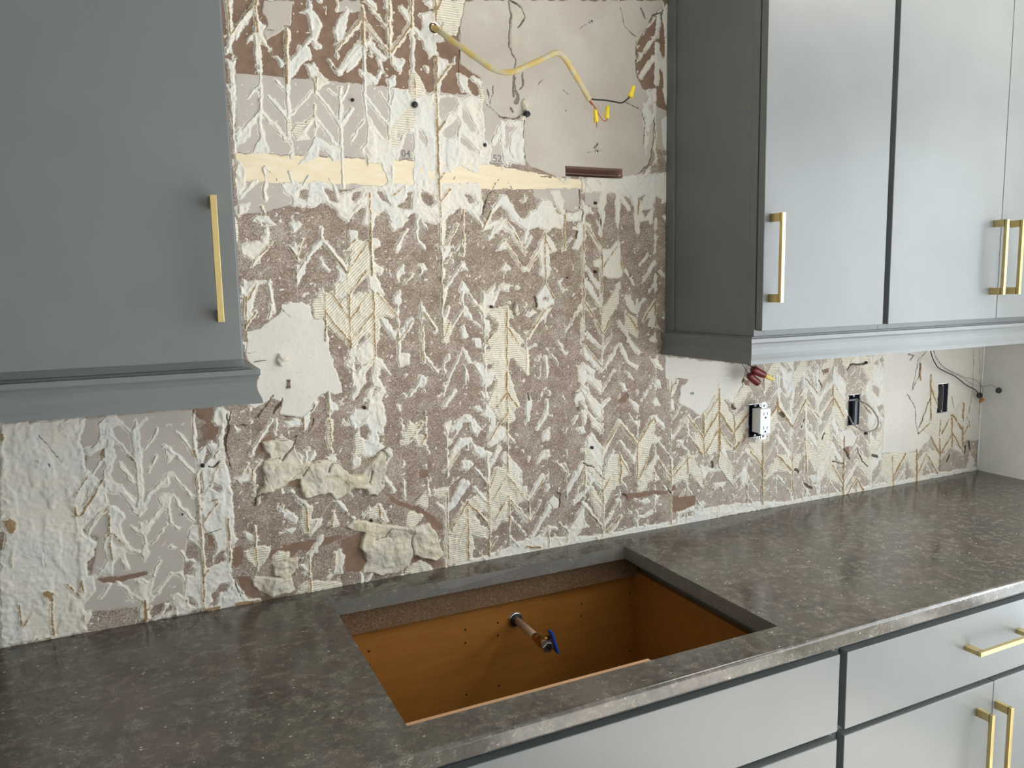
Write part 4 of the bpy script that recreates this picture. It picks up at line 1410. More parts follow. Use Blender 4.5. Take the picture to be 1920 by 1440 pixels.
def layer(name, sd, height, mat, parent, attrs, step=1, sl=None, yback=0.0004, taper=0.0022, keep_boundary=False):
    s = sl or (slice(0, nz), slice(0, nx))
    f = sd[::step, ::step].astype(np.float32) if sl is None else sd
    X = GX[s][::step, ::step]; Z = GZ[s][::step, ::step]; Hh = height[::step, ::step] if height.shape != f.shape else height
    h = H*step
    cin = (f[:-1, :-1]+f[1:, :-1]+f[:-1, 1:]+f[1:, 1:]) > 0
    if not cin.any(): return None
    cnt = np.zeros(f.shape, np.int8); cnt[:-1, :-1] += cin; cnt[1:, :-1] += cin; cnt[:-1, 1:] += cin; cnt[1:, 1:] += cin
    used = cnt > 0; bnd = used & (cnt < 4)
    gzz, gxx = np.gradient(f, h); g2 = gxx**2+gzz**2+1e-6; dist = f/g2
    dx = np.clip(-dist*gxx, -0.6*h, 0.6*h); dz = np.clip(-dist*gzz, -0.6*h, 0.6*h)
    x = np.where(bnd, X+dx, X); z = np.where(bnd, Z+dz, Z)
    y = -Hh*np.clip(0.35+f/taper, 0.35, 1); y = np.where(bnd, yback, y)
    idx = np.full(f.shape, -1, np.int32); nv = int(used.sum()); idx[used] = np.arange(nv)
    co = np.stack([x[used], y[used], z[used]], 1).astype(np.float32)
    a = idx[:-1, :-1][cin]; b = idx[:-1, 1:][cin]; c = idx[1:, 1:][cin]; d = idx[1:, :-1][cin]
    q = np.stack([a, b, c, d], 1).astype(np.int32); nf = len(q)
    me = bpy.data.meshes.new(name); me.vertices.add(nv); me.vertices.foreach_set('co', co.ravel())
    me.loops.add(nf*4); me.loops.foreach_set('vertex_index', q.ravel()); me.polygons.add(nf)
    me.polygons.foreach_set('loop_start', np.arange(0, nf*4, 4, dtype=np.int32))
    me.update(calc_edges=True); me.polygons.foreach_set('use_smooth', np.ones(nf, bool))
    for k, arr in attrs.items():
        v = arr if arr.shape == f.shape else arr[s][::step, ::step]
        at = me.attributes.new(k, 'FLOAT', 'POINT'); at.data.foreach_set('value', np.ascontiguousarray(v[used], np.float32))
    return link(name, me, mat, parent)

# board: brown paper, with the electrical openings cut out
bare = np.maximum(F['N'], 0.0)*0+np.where(GZ > 1.925+0.02*n25, 0.006, F['N'])
bare = np.clip(bare, -0.02, 0.02)*1000
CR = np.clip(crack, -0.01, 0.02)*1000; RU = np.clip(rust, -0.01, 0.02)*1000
# coarse plain parts of the wall around the detailed field
FI = np.clip(np.maximum(F['W'], -F['mute']*0-0.02), -0.02, 0.02)*1000
wall_back = layer('wall_back', hole, np.zeros_like(GX), BOARD, None, {'bare': bare, 'crack': CR, 'film': FI, 'lattice': np.clip(dl, 0, 0.02)*1000}, step=2, yback=0.0)
tag(wall_back, 'back wall stripped of its chevron tile, brown paper and mortar showing', 'wall', kind='structure')
boxes('wall_board', [(-2.8, XS0+0.0015, 0.0, 0.012, 0, 2.6), (XS0, XS1, 0.0, 0.012, 0, ZS0+0.0015), (XS0, XS1, 0.0, 0.012, gz[-1]-0.003, 2.6), (XS1-0.005, 2.20, 0.0, 0.012, 0, 2.6)], PAINTW, wall_back, 0)
edn = 0.0016*n8; F['C'] = np.minimum(F['C'], -F['N'])
Gs = np.minimum(F['G']+0.5*edn, hole_r); layer('grey_paint', Gs, 0.0006+0*GX, GREYPAINT, wall_back, {'crack': CR, 'film': FI}, step=2, taper=0.0006)
Cs = np.minimum(F['C']-0.0006*n8*0, hole_r); layer('cream_strip', Cs, 0.0010+0*GX, CREAM, wall_back, {'crack': CR}, step=2, taper=0.0006)
n40 = vnoise(GX, GZ, 0.045, 21, 3); n15 = vnoise(GX, GZ, 0.020, 22, 3)
rid = 1-2*np.abs(vnoise(GX, GZ, 0.03, 23, 3))
for op, s, d in patches:
    d = np.minimum(d+edn[s]*1.5, hole_r[s])
    if op == 'Q': hh = 0.004+0.012*np.clip(n40[s]+0.2, 0, 1)+0.008*np.abs(n15[s])+0.004*np.floor(n40[s]*9+n15[s]*2)/4; lump = np.ones_like(d)
    if op == 'Q' and float(GZ[s].mean()) > 1.8: hh *= 0.4; lump *= 0.3
    if op != 'Q': hh = 0.0016+0.0015*n40[s]+0.0006*n15[s]; lump = np.zeros_like(d)
    hh = hh-np.clip(0.0012-crack[s], 0, 0.0022)*(2.2 if op == 'Q' else 0.6)
    layer('plaster_patch', d, np.maximum(hh, 0.0005), PLASTER, wall_back, {'crack': CR[s], 'lump': lump, 'greyish': lump*0+(1.0 if float(GZ[s].mean()) > 1.8 else 0.0)}, sl=s, taper=0.004 if op == 'Q' else 0.0015)
hm = 0.0014+0.0020*np.clip(n25+0.3, 0, 1)+0.0022*n8+0.0012*np.exp(-(np.clip(rust, 0, 1)/0.0015)**2)+0.0010*np.exp(-(dl/0.0016)**2)*((F['rib'] < 0) & (wc < 0.006))
hm = hm+0.0010*np.tanh(vnoise(GX, GZ*0.5, 0.022, 33, 2)*14)*np.clip((wc-0.004)/0.008, 0, 1)
hm = hm-np.clip(0.001-crack, 0, 0.002)*1.2; hm = np.maximum(hm, 0.0009)
layer('mortar_residue', F['W'], hm, MORTAR, wall_back, {'crack': CR, 'rust': RU, 'rib': np.clip(F['rib']*300+0.5, 0, 1), 'ribdiag': (F['diag'] > -0.002).astype(np.float32), 'edge': np.clip(F['W'], 0, 0.02)*1000}, taper=0.0014)['kind'] = 'stuff'
# small things of the wall: dark plugs and holes, screws, marks
def disc(name, x, z, r, y0, y1, mat, parent, seg=14):
    return lathe(name, [(r*0.9, 0), (r, 0.0006), (r, y0-y1)], (x, y1, z), (0, 1, 0), mat, parent, seg)
for x, z, r, y in [(0.145, 1.920, .0032, .006), (0.275, 1.921, .0062, .008), (0.433, 1.849, .004, .005), (0.533, 1.920, .0065, .015), (0.636, 1.937, .0012, .004),
                (0.439, 1.498, .0038, .007), (0.142, 1.295, .0038, .006), (-0.182, 1.209, .0040, .007), (0.713, 1.733, .0035, .006),
                (0.712, 1.573, .0035, .006), (0.636, 1.560, .0022, .003), (0.699, 1.149, .0038, .007), (1.634, 1.301, .0042, .007), (1.645, 1.090, .0042, .007), (-0.224, 1.117, .0016, .006), (0.146, 1.049, .003, .006)]:
    disc('hole_plug', x, z, r, 0.002, -y, BLACKP, wall_back)
for x, z in [(0.704, 2.138), (0.717, 1.851), (1.003, 1.259)]:
    sc = disc('screw', x, z, 0.0042, 0.002, -0.005, ZINC, wall_back); disc('screw_recess', x, z, 0.0018, 0.0, -0.0062, BLACKP, sc, 8)
# torn openings with what shows behind them
boxes('wall_cavity', [(0.62, 0.80, 0.010, 0.016, 1.785, 1.825), (0.28, 0.37, 0.013, 0.016, 2.04, 2.12)], plain('dark_cavity', (70, 52, 42), 0.9), wall_back, 0)
boxes('slot_edge', [(0.633, 0.786, -0.0035, 0.004, 1.8095, 1.8140), (0.633, 0.790, -0.002, 0.006, 1.797, 1.7995)], plain('brown_board_edge', (112, 88, 76), 0.8), wall_back, 0.0006)
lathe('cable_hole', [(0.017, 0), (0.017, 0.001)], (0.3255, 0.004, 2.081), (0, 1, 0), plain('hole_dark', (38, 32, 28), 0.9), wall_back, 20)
# a flap of torn board and a knob of plaster by the plug
def chunk(name, x, z, r, y, mat, seed, sx=1, sz=1):
    bm = bmesh.new(); bmesh.ops.create_icosphere(bm, subdivisions=3, radius=1.0); rn = random.Random(seed); ph = [rn.uniform(0, 6) for _ in range(6)]
    for v in bm.verts:
        c = v.co.copy(); k = 1+0.30*math.sin(3*c.x+ph[0])*math.cos(4*c.z+ph[1])+0.12*math.sin(7*c.x+5*c.z+ph[2])
        v.co = Vector((x+c.x*r*k*sx, -0.002+c.y*0.009*k, z+c.z*r*k*sz))
    o = from_bm(name, bm, mat, wall_back, True)
    for nm, val in (('crack', 20.0), ('lump', 0.6), ('greyish', 0.0)):
        a = o.data.attributes.new(nm, 'FLOAT', 'POINT'); a.data.foreach_set('value', [val]*len(o.data.vertices))
    return o
for i, (x, z, r, sx, sz) in enumerate([(0.531, 1.939, .010, .7, 1.4), (0.524, 1.912, .008, 1.1, .7), (-0.021, 1.405, .011, 1, 1.0), (0.500, 1.490, .009, .5, 1.5), (0.672, 1.255, .010, .9, 1.3), (0.190, 1.192, .010, .9, 1.2), (0.175, 1.168, .010, 1.1, 1.1)]):
    chunk('plaster_chunk', x, z, r, -0.016, PLASTER, i, sx, sz)
def text(body, x, z, size, rot, mat, y=-0.004, thick=0.0):
    c = bpy.data.curves.new('mark', 'FONT'); c.body = body; c.size = size; c.extrude = 0.0002; c.offset = thick
    t = bpy.data.objects.new('mark', c); COL.objects.link(t); dg = bpy.context.evaluated_depsgraph_get()
    me = bpy.data.meshes.new_from_object(t.evaluated_get(dg)); bpy.data.objects.remove(t)
    me.transform(Matrix.Translation((x, y, z)) @ Matrix.Rotation(rot, 4, 'Y') @ Matrix.Rotation(math.pi/2, 4, 'X'))
    return link('handwritten_mark', me, mat, wall_back)
text('line', -0.0075, 1.347, 0.013, -math.pi/2, INK, -0.0035, 0.0003)
text('04', 0.2435, 1.815, 0.020, 0, INKG, -0.0012, 0.0001); text('52', 0.452, 1.815, 0.022, 0, INKG, -0.0012, 0.0001)
boxes('stamp_line', [(0.243, 0.266, -0.0012, -0.0008, 1.8115, 1.8128), (0.449, 0.478, -0.0012, -0.0008, 1.8108, 1.8122)], INKG, wall_back, 0)
tube('scratch', [(-0.075, -0.0035, 1.4045), (-0.062, -0.004, 1.406), (-0.052, -0.0035, 1.406)], 0.0006, INK, wall_back, 6)

# ---------------------------------------------------------------- room shell
def wall(name, bs, mat=PAINTW):
    o = boxes(name, bs, mat, None, 0); o['kind'] = 'structure'; return o
XR = 2.1725
wall('floor', [(-2.8, 2.4, -2.75, 0.012, -0.05, 0.0)], FLOORM)
wall('ceiling', [(-2.8, 2.4, -2.75, 0.012, 2.6, 2.65)], CEILM)
tag(wall('wall_right', [(XR, XR+0.12, -0.80, 0.0, 0, 2.6), (XR, XR+0.12, -2.75, -2.45, 0, 2.6), (XR, XR+0.12, -2.45, -0.80, 2.25, 2.6), (XR, XR+0.12, -2.45, -0.80, 0, 0.25)]), 'plain white side wall at the right end of the counter', 'wall')
wall('wall_left', [(-2.92, -2.8, -2.75, 0, 0, 2.6)])
wall('wall_front', [(-2.8, .45, -2.85, -2.75, 0, 2.6), (1.75, 2.4, -2.85, -2.75, 0, 2.6), (.45, 1.75, -2.85, -2.75, 0, 0.55), (.45, 1.75, -2.85, -2.75, 2.15, 2.6)])
def window(name, bs, glass):
    o = boxes(name, bs, WHITEP, None, 0.002); o['kind'] = 'structure'
    g = Mat('window_glass'); tr = g.n('ShaderNodeBsdfTransparent'); gl = g.n('ShaderNodeBsdfGlossy'); gl.inputs['Roughness'].default_value = 0.0
    mx = g.n('ShaderNodeMixShader'); mx.inputs[0].default_value = 0.06; g.put(mx.inputs[1], tr.outputs[0]); g.put(mx.inputs[2], gl.outputs[0]); g.put(g.nt.nodes['Material Output'].inputs[0], mx.outputs[0])
    box('pane', glass, g.m, o, 0)
window('window_1', [(XR+.02, XR+.08, -2.45, -0.80, 0.25, 0.30), (XR+.02, XR+.08, -2.45, -0.80, 2.20, 2.25), (XR+.02, XR+.08, -2.45, -2.40, 0.30, 2.20), (XR+.02, XR+.08, -0.85, -0.80, 0.30, 2.20), (XR+.02, XR+.08, -1.65, -1.60, 0.30, 2.20)], (XR+.045, XR+.05, -2.40, -0.85, 0.30, 2.20))
window('window_2', [(.45, 1.75, -2.83, -2.78, .55, .60), (.45, 1.75, -2.83, -2.78, 2.10, 2.15), (.45, .50, -2.83, -2.78, .60, 2.10), (1.70, 1.75, -2.83, -2.78, .60, 2.10), (1.07, 1.13, -2.83, -2.78, .60, 2.10)], (.50, 1.70, -2.81, -2.805, .60, 2.10))
# thin seams of tape / caulk near the corner
tube('corner_caulk', [(XR-0.003, -0.003, 0.92), (XR-0.0035, -0.003, 1.2), (XR-0.003, -0.003, 1.42)], 0.003, PAINTW, wall_back, 6)

# ---------------------------------------------------------------- countertop
def counter():
    bl, br, y0, y1, T, Bm = 0.0375, 0.7437, -0.0784, -0.5745, 0.914, 0.884
    xs = [-1.5, bl, br, XR]; prof = [(-0.0002, Bm), (-0.0002, T), (y0, T), (y1, T), (-0.6415, T)]
    R = 0.006
    for a in (15, 30, 45, 60, 75, 90): prof.append((-0.6415-R*math.sin(math.radians(a)), T-R*(1-math.cos(math.radians(a)))))
    prof += [(-0.6475, Bm+0.004), (-0.6445, Bm)]
    bm = bmesh.new(); V = [[bm.verts.new((x, y, z)) for y, z in prof] for x in xs]
    B0 = [bm.verts.new((x, y0, Bm)) for x in xs]; B1 = [bm.verts.new((x, y1, Bm)) for x in xs]
    for i in range(3):
        for k in range(len(prof)-1):
            if i == 1 and k == 2: continue
            bm.faces.new((V[i][k], V[i][k+1], V[i+1][k+1], V[i+1][k]))
        bm.faces.new((V[i][0], V[i+1][0], B0[i+1], B0[i]))
        if i != 1: bm.faces.new((B0[i], B0[i+1], B1[i+1], B1[i]))
        bm.faces.new((B1[i], B1[i+1], V[i+1][-1], V[i][-1]))
    bm.faces.new((V[1][2], V[2][2], B0[2], B0[1])); bm.faces.new((V[1][3], V[2][3], B1[2], B1[1]))
    bm.faces.new((V[1][2], V[1][3], B1[1], B0[1])); bm.faces.new((V[2][2], V[2][3], B1[2], B0[2]))
    bm.faces.new([V[0][k] for k in range(len(prof))]+[B1[0], B0[0]]); bm.faces.new([V[3][k] for k in range(len(prof))]+[B1[3], B0[3]])
    bmesh.ops.recalc_face_normals(bm, faces=bm.faces)
    hv = {V[1][2], V[2][2], V[2][3], V[1][3]}
    es = [e for e in bm.edges if e.verts[0] in hv and e.verts[1] in hv]
    bmesh.ops.bevel(bm, geom=es, offset=0.0018, segments=2, affect='EDGES')
    o = from_bm('countertop', bm, STONE); 
    for p in o.data.polygons: p.use_smooth = p.center.y < -0.6416 and abs(p.normal.x) < .5 and p.center.z > 0.9075
    return tag(o, 'brown grey polished stone countertop with a rectangular sink cutout', 'countertop')
ct = counter(); ct.data.materials.append(STONECUT_LIT)
for p in ct.data.polygons:
    c = p.center
    if abs(p.normal.z) < 0.3 and -0.58 < c.y < -0.07 and 0.03 < c.x < 0.75: p.material_index = 1
bm = bmesh.new(); pr = [(0.262, .9125), (0.275, .9135), (0.33, .9135), (0.41, .9133), (0.47, .9130), (0.44, .909), (0.40, .903), (0.34, .898), (0.30, .894), (0.27, .898)]
fv = [bm.verts.new((x, -0.0788, z)) for x, z in pr]; bk = [bm.verts.new((x, -0.0775, z)) for x, z in pr]; bm.faces.new(fv); bm.faces.new(bk[::-1])
for i in range(len(pr)): bm.faces.new((fv[i], bk[i], bk[(i+1) % len(pr)], fv[(i+1) % len(pr)]))
tag(from_bm('adhesive_smear', bm, SMEAR, ct), 'pale adhesive smear on the back edge of the cutout')

# ---------------------------------------------------------------- handles
def handle_v(x, z0, z1, yf, parent):
    return tag(boxes('handle', [(x, x+.009, yf-.036, yf-.0275, z0, z1), (x, x+.009, yf-.030, yf, z0, z0+.0175), (x, x+.009, yf-.030, yf, z1-.0175, z1)], BRASS, parent, 0.0005), 'square brushed brass bar handle')
def handle_h(z, x0, x1, yf, parent):
    return tag(boxes('handle', [(x0, x1, yf-.036, yf-.0275, z, z+.009), (x0, x0+.0175, yf-.030, yf, z, z+.009), (x1-.0175, x1, yf-.030, yf, z, z+.009)], BRASS, parent, 0.0005), 'square brushed brass bar handle')

# ---------------------------------------------------------------- upper cabinets
def upper(x0, x1, doors, label):
    t = empty('upper_cabinet', ((x0+x1)/2, 0, 1.4245), label, 'cabinet', 'grey wall cabinets')
    box('carcass', (x0, x1, -.2900, -.005, 1.4245, 2.34), CAB, t, .001)
    fr = [(x0, x0+.030, -.3084, -.2900, 1.4245, 2.34), (x1-.030, x1, -.3084, -.2900, 1.4245, 2.34), (x0+.030, x1-.030, -.3084, -.2900, 1.4245, 1.455), (x0+.030, x1-.030, -.3084, -.2900, 2.31, 2.34)]
    boxes('face_frame', fr, CAB, t, .0005)
    for a, b, hx in doors:
        d = box('door', (a, b, -.330, -.3110, 1.4375, 2.33), CAB, t, .0014)
        handle_v(hx, 1.498, 1.6835, -.330, d)
    return t
upper(-.585, -.127, [(-.5825, -.1305, -.166)], 'grey slab-door wall cabinet left of the torn wall with one brass handle')
upper(-1.045, -.587, [(-1.0425, -.5895, -1.030)], 'grey wall cabinet at the far left beside the left single-door cabinet')
r1 = upper(.9223, 1.303, [(.9248, 1.2941, .9405)], 'grey single-door wall cabinet beside the torn wall, dark side panel showing')
box('scribe_strip', (.9165, .9223, -.032, -.002, 1.4245, 2.34), CAB, r1, .001)
upper(1.3035, 2.12, [(1.312, 1.7095, 1.676), (1.7115, 2.1075, 1.738)], 'grey double-door wall cabinet at the right with paired brass handles')
tag(box('filler_strip', (2.1205, XR, -.309, -.29, 1.4245, 2.34), CAB), 'narrow grey filler strip between the right wall cabinet and side wall', 'filler strip')
MP = [(0, 1.4205), (0, 1.4125), (-.0025, 1.4085), (-.0050, 1.401), (-.0058, 1.394), (-.0050, 1.387), (-.0025, 1.380), (0, 1.3745), (.0012, 1.370), (.0012, 1.3662), (-.018, 1.3662), (-.024, 1.3662), (-.024, 1.4243), (-.013, 1.4243), (-.013, 1.4205)]
tag(sweep('light_rail_molding', [(-1.5, -.324, 0, -1), (-.1049, -.324, 1, -1), (-.1049, -.003, 1, 0)], MP, CAB), 'grey cove light-rail molding under the left wall cabinets', 'molding', 'light-rail moldings')
tag(sweep('light_rail_molding', [(.9020, -.003, -1, 0), (.9020, -.3243, -1, -1), (XR-.001, -.3243, 0, -1)], MP, CAB), 'grey cove light-rail molding under the right wall cabinets', 'molding', 'light-rail moldings')

# ---------------------------------------------------------------- base cabinets
YF = -.622
def base(x0, x1, label, drawer=None, doors=(), hd=None):
    t = empty('base_cabinet', ((x0+x1)/2, -.3, 0), label, 'cabinet', 'grey base cabinets')
    boxes('carcass', [(x0, x0+.018, -.585, -.02, .10, .880), (x1-.018, x1, -.585, -.02, .10, .880), (x0+.018, x1-.018, -.585, -.02, .10, .118), (x0+.018, x1-.018, -.03, -.02, .118, .880)], CAB, t, 0)
    boxes('face_frame', [(x0, x0+.035, -.602, -.585, .10, .882), (x1-.035, x1, -.602, -.585, .10, .882), (x0+.035, x1-.035, -.602, -.585, .842, .882), (x0+.035, x1-.035, -.602, -.585, .672, .712), (x0+.035, x1-.035, -.602, -.585, .10, .13)], CAB, t, .0005)
    box('toe_kick', (x0, x1, -.54, -.53, 0, .10), CABIN, t, 0)
    if drawer:
        d = box('drawer', (drawer[0], drawer[1], YF, -.603, .6995, .8535), CAB, t, .0014)
        handle_h(.7805, (drawer[0]+drawer[1])/2-.093+hd, (drawer[0]+drawer[1])/2+.093+hd, YF, d)
    for a, b, hx in doors:
        d = box('door', (a, b, YF, -.603, .115, .6865), CAB, t, .0014)
        if hx is not None: handle_v(hx, .454, .640, YF, d)
    return t
base(.867, 1.771, 'grey base cabinet right of the sink cutout, wide drawer over two doors', (.8754, 1.7620), [(.8754, 1.3180, 1.2635), (1.3198, 1.7620, 1.3255)], -0.0125)
base(1.772, 2.168, 'grey base cabinet against the right side wall', (1.778, 2.160), [(1.778, 2.160, 1.79)], 0)
base(-.93, -.040, 'grey base cabinet at the left under the dark counter end', (-.924, -.046), [(-.924, -.487, -.54), (-.484, -.046, -.44)], 0)
sb = empty('sink_base_cabinet', (.41, -.3, 0), 'grey sink base cabinet with open brown interior seen through the cutout', 'cabinet')
tag(boxes('side_panel', [(.8030, .8655, -.585, -.02, .10, .828)], WOOD, sb, .0008), 'brown side panel')
box('side_panel', (-.038, -.012, -.585, -.02, .10, .828), WOOD, sb, .0008)
tag(box('spacer', (.8150, .8655, -.585, -.02, .8285, .8838), CAB, sb, .0005), 'grey spacer between side panel and counter'); box('spacer', (-.038, -.012, -.585, -.02, .8285, .8838), CAB, sb, .0005)
bp = tag(box('back_panel', (-.012, .8025, -.030, -.018, .119, .8838), WOOD, sb, 0), 'orange brown laminate back panel')
for x, z in [(.121, .77), (.345, .77), (.344, .739), (.426, .77), (.425, .739), (.65, .771), (.649, .74), (.343, .614), (.425, .615), (.791, .77), (.791, .739), (.791, .617), (.121, .739)]:
    lathe('pin_hole', [(.0026, 0), (.0026, .0012)], (x, -.0302, z), (0, 1, 0), BLACKP, bp, 10)
tag(box('back_rail', (-.012, .8025, -.0455, -.0305, .8205, .8838), PARTI, sb, .0006), 'rough particleboard rail')
box('bottom_panel', (-.012, .8025, -.585, -.018, .10, .118), WOOD, sb, 0)
tag(boxes('front_stretcher', [(-.012, .528, -.585, -.486, .842, .860), (-.012, .533, -.486, -.471, .838, .8545)], RAILW, sb, .0008), 'pale wooden front stretcher')
boxes('face_frame', [(-.038, -.004, -.602, -.5855, .10, .882), (.8305, .8655, -.602, -.5855, .10, .882), (-.004, .8305, -.602, -.5855, .846, .882), (-.004, .8305, -.602, -.5855, .672, .712), (-.004, .8305, -.602, -.5855, .10, .13)], CAB, sb, .0005)
box('false_front', (-.0280, .8565, YF, -.603, .7005, .8540), CAB, sb, .0014)
for a, b, hx in [(-.0280, .4135, .36), (.4160, .8565, .46)]:
    d = box('door', (a, b, YF, -.603, .115, .6845), CAB, sb, .0014); handle_v(hx, .454, .640, YF, d)
box('toe_kick', (-.038, .8655, -.54, -.53, 0, .10), CABIN, sb, 0)

# ---------------------------------------------------------------- shut-off valve
v = empty('shutoff_valve', (.471, -.030, .769), 'brass shutoff valve with blue lever on a beige pipe inside the sink cabinet', 'valve')
vx, vz = .471, .769
lathe('escutcheon', [(.0175, -.001), (.0175, .002), (.0145, .0045), (.012, .003), (.0095, .003)], (vx, -.0305, vz), (0, -1, 0), ZINC, v, 26)
lathe('pipe_grommet', [(.0135, 0), (.0135, .006), (.0105, .010), (.0095, .010)], (vx-.002, -.0310, vz-.001), (0, -1, 0), BLACKP, v, 22)
lathe('pipe', [(.0086, 0), (.0086, .098), (.0092, .1), (.0092, .104), (.0086, .106)], (vx, -.031, vz), (0, -1, 0), PIPE, v, 20)
lathe('valve_body', [(.0094, 0), (.0100, .003), (.0100, .014), (.0082, .017), (.0105, .022), (.0115, .030), (.0100, .038), (.0096, .050)], (vx, -.133, vz), (0, -1, 0), VBRASS, v, 20)
hx = lathe('outlet_nut', [(.0118, 0), (.0128, .0015), (.0128, .013), (.0118, .0145), (.0088, .0145), (.0080, .003)], (vx, -.180, vz), (0, -1, 0), ZINC, v, 6, False)
lathe('bore', [(.0087, 0), (.0087, .0115)], (vx, -.181, vz), (0, -1, 0), plain('dark_brass_bore', (60, 42, 24), 0.5, 0.8), hx, 16)
lathe('stem', [(.0065, 0), (.0065, .010), (.0045, .011), (.0045, .019)], (vx+.006, -.160, vz+.003), (1, 0, .15), VBRASS, v, 16)
bm = bmesh.new(); bm_box(bm, vx+.0205, vx+.0270, -.176, -.154, vz-.024, vz+.022, .0028)
for q in bm.verts: q.co.x += (q.co.z-vz)*-0.10+max(0, (vz-q.co.z))*0.12; q.co.y += -.010*max(0, (vz-q.co.z)/.018)
from_bm('lever', bm, BLUEP, v, True)

# ---------------------------------------------------------------- electrical boxes, receptacle
def ebox(x0, x1, z0, z1, label):
    t = empty('electrical_box', ((x0+x1)/2, 0, z0), label, 'electrical box', 'electrical boxes in the torn wall')
    th = .0018; D = .062
    boxes('box_shell', [(x0, x0+th, -.001, D, z0, z1), (x1-th, x1, -.001, D, z0, z1), (x0, x1, -.001, D, z0, z0+th), (x0, x1, -.001, D, z1-th, z1), (x0, x1, D-th, D, z0, z1)], GREYP, t, .0004)
    for z in (z0+.0035, z1-.0035):
        e = lathe('screw_boss', [(.0042, 0), (.0042, .004), (.0030, .0045)], ((x0+x1)/2, .004, z), (0, -1, 0), ZINC, t, 14)
        lathe('screw_hole', [(.0017, 0), (.0017, .0008)], ((x0+x1)/2, -.0002, z), (0, -1, 0), BLACKP, e, 10)
    tube('box_rim', [(x0+.001, -.002, z0+.001), (x0+.012, -.0028, z0+.0005), (x1-.012, -.0026, z0+.001), (x1-.001, -.002, z0)], .0011, ZINC, t, 6)
    return t
b1 = ebox(1.1955, 1.2425, 1.1215, 1.2125, 'dark electrical box behind the pulled-out white receptacle')
b2 = ebox(1.5705, 1.6175, 1.1185, 1.2095, 'dark electrical box with a grey cable looping out, middle of the right wall part')
b3 = ebox(1.9605, 2.0075, 1.1225, 1.2135, 'dark electrical box nearest the white side wall with a yellow wire nut inside')
boxes('bracket', [(1.5725, 1.6155, .004, .010, 1.1905, 1.1955), (1.6040, 1.6155, .004, .012, 1.1200, 1.1905)], plain('grey_bracket', (120, 124, 130), 0.4), b2, .0004)
boxes('divider', [(1.9920, 1.9935, .004, .058, 1.126, 1.205)], plain('grey_divider', (150, 154, 158), 0.4), b3, .0002)
lathe('wire_nut', [(.0062, 0), (.0070, .004), (.0062, .018), (.0045, .026)], (1.972, .020, 1.127), (.05, -.1, 1), YELLOWP, b3, 14)
rp = empty('receptacle', (1.217, -.034, 1.17), 'white duplex receptacle hanging out of its wall box', 'outlet')
RX0, RX1, RZ0, RZ1 = 1.1985, 1.2345, 1.1375, 1.2055
face = box('face', (RX0, RX1, -.0410, -.0330, RZ0, RZ1), WHITEP, rp, .0012)
for zc in (1.190, 1.152):
    for dx, w_, h_ in ((-.0062, .0016, .0085), (.0062, .0016, .0070)):
        box('slot', (1.2165+dx-w_/2, 1.2165+dx+w_/2, -.0416, -.0405, zc-h_/2+.002, zc+h_/2+.002), BLACKP, face, 0)
    lathe('ground_hole', [(.0026, 0), (.0026, .001)], (1.2165, -.0406, zc-.0085), (0, -1, 0), BLACKP, face, 14)
box('housing', (RX0+.002, RX1-.002, -.0330, -.0080, RZ0+.002, RZ1-.002), WHITEP, rp, .001)
for z, s in ((RZ1, 1), (RZ0, -1)):
    bm = bmesh.new(); bm_box(bm, 1.2085, 1.2245, -.0350, -.0338, min(z, z+s*.016), max(z, z+s*.016), .0004)
    e = from_bm('mounting_strap', bm, ZINC, rp)
    for dx in (-.0125, .0, .0125):
        lathe('strap_ear', [(.0042, 0), (.0050, .0006), (.0050, .0016), (.0042, .002), (.0026, .002), (.0026, .0004)], (1.2165+dx, -.0338, z+s*(.010 if dx else .008)), (0, -1, 0), ZINC, e, 14)
    lathe('strap_screw', [(.0034, 0), (.0034, .003), (.0020, .0045)], (1.2165, -.0352, z+s*.0065), (0, -1, 0), WHITEP, e, 12)
for k in range(4):
    tube('lead_wire', [(1.205+.004*k, -.008, 1.155+.012*k), (1.198+.003*k, .006, 1.150+.014*k), (1.203+.006*k, .025, 1.158+.010*k), (1.212, .05, 1.165)], .0014, BLACKP, rp, 7)

# ---------------------------------------------------------------- cables
c1 = empty('cable', (.324, 0, 2.08), 'yellow cable bent out of a hole high in the torn wall, three yellow wire nuts', 'cable')
tube('sheath', [(.322, .004, 2.082), (.327, -.02, 2.069), (.353, -.035, 2.046), (.4, -.05, 2.013), (.426, -.058, 1.9955), (.454, -.064, 1.988), (.476, -.07, 1.991), (.498, -.075, 2.001), (.533, -.082, 2.017), (.556, -.088, 2.029), (.571, -.09, 2.0315), (.587, -.09, 2.021), (.608, -.086, 1.998), (.634, -.08, 1.971), (.655, -.075, 1.946)], .0062, SHEATH, c1, 14, 0.62)
tube('insulated_wire', [(.652, -.075, 1.949), (.672, -.077, 1.9475), (.690, -.080, 1.9475), (.711, -.085, 1.945), (.730, -.087, 1.9435), (.744, -.087, 1.951), (.755, -.087, 1.962)], .0017, BLACKP, c1, 8)
tube('bare_wire', [(.653, -.075, 1.948), (.664, -.074, 1.938), (.669, -.073, 1.932), (.673, -.070, 1.922), (.6765, -.070, 1.891)], .0011, COPPER, c1, 7)
tube('bare_wire', [(.653, -.076, 1.948), (.668, -.074, 1.934), (.678, -.072, 1.922), (.690, -.070, 1.909), (.699, -.070, 1.905), (.704, -.070, 1.910)], .0012, COPPER, c1, 7)
tube('insulated_wire', [(.653, -.073, 1.950), (.660, -.073, 1.940), (.664, -.0735, 1.937)], .0018, COPPER, c1, 7)
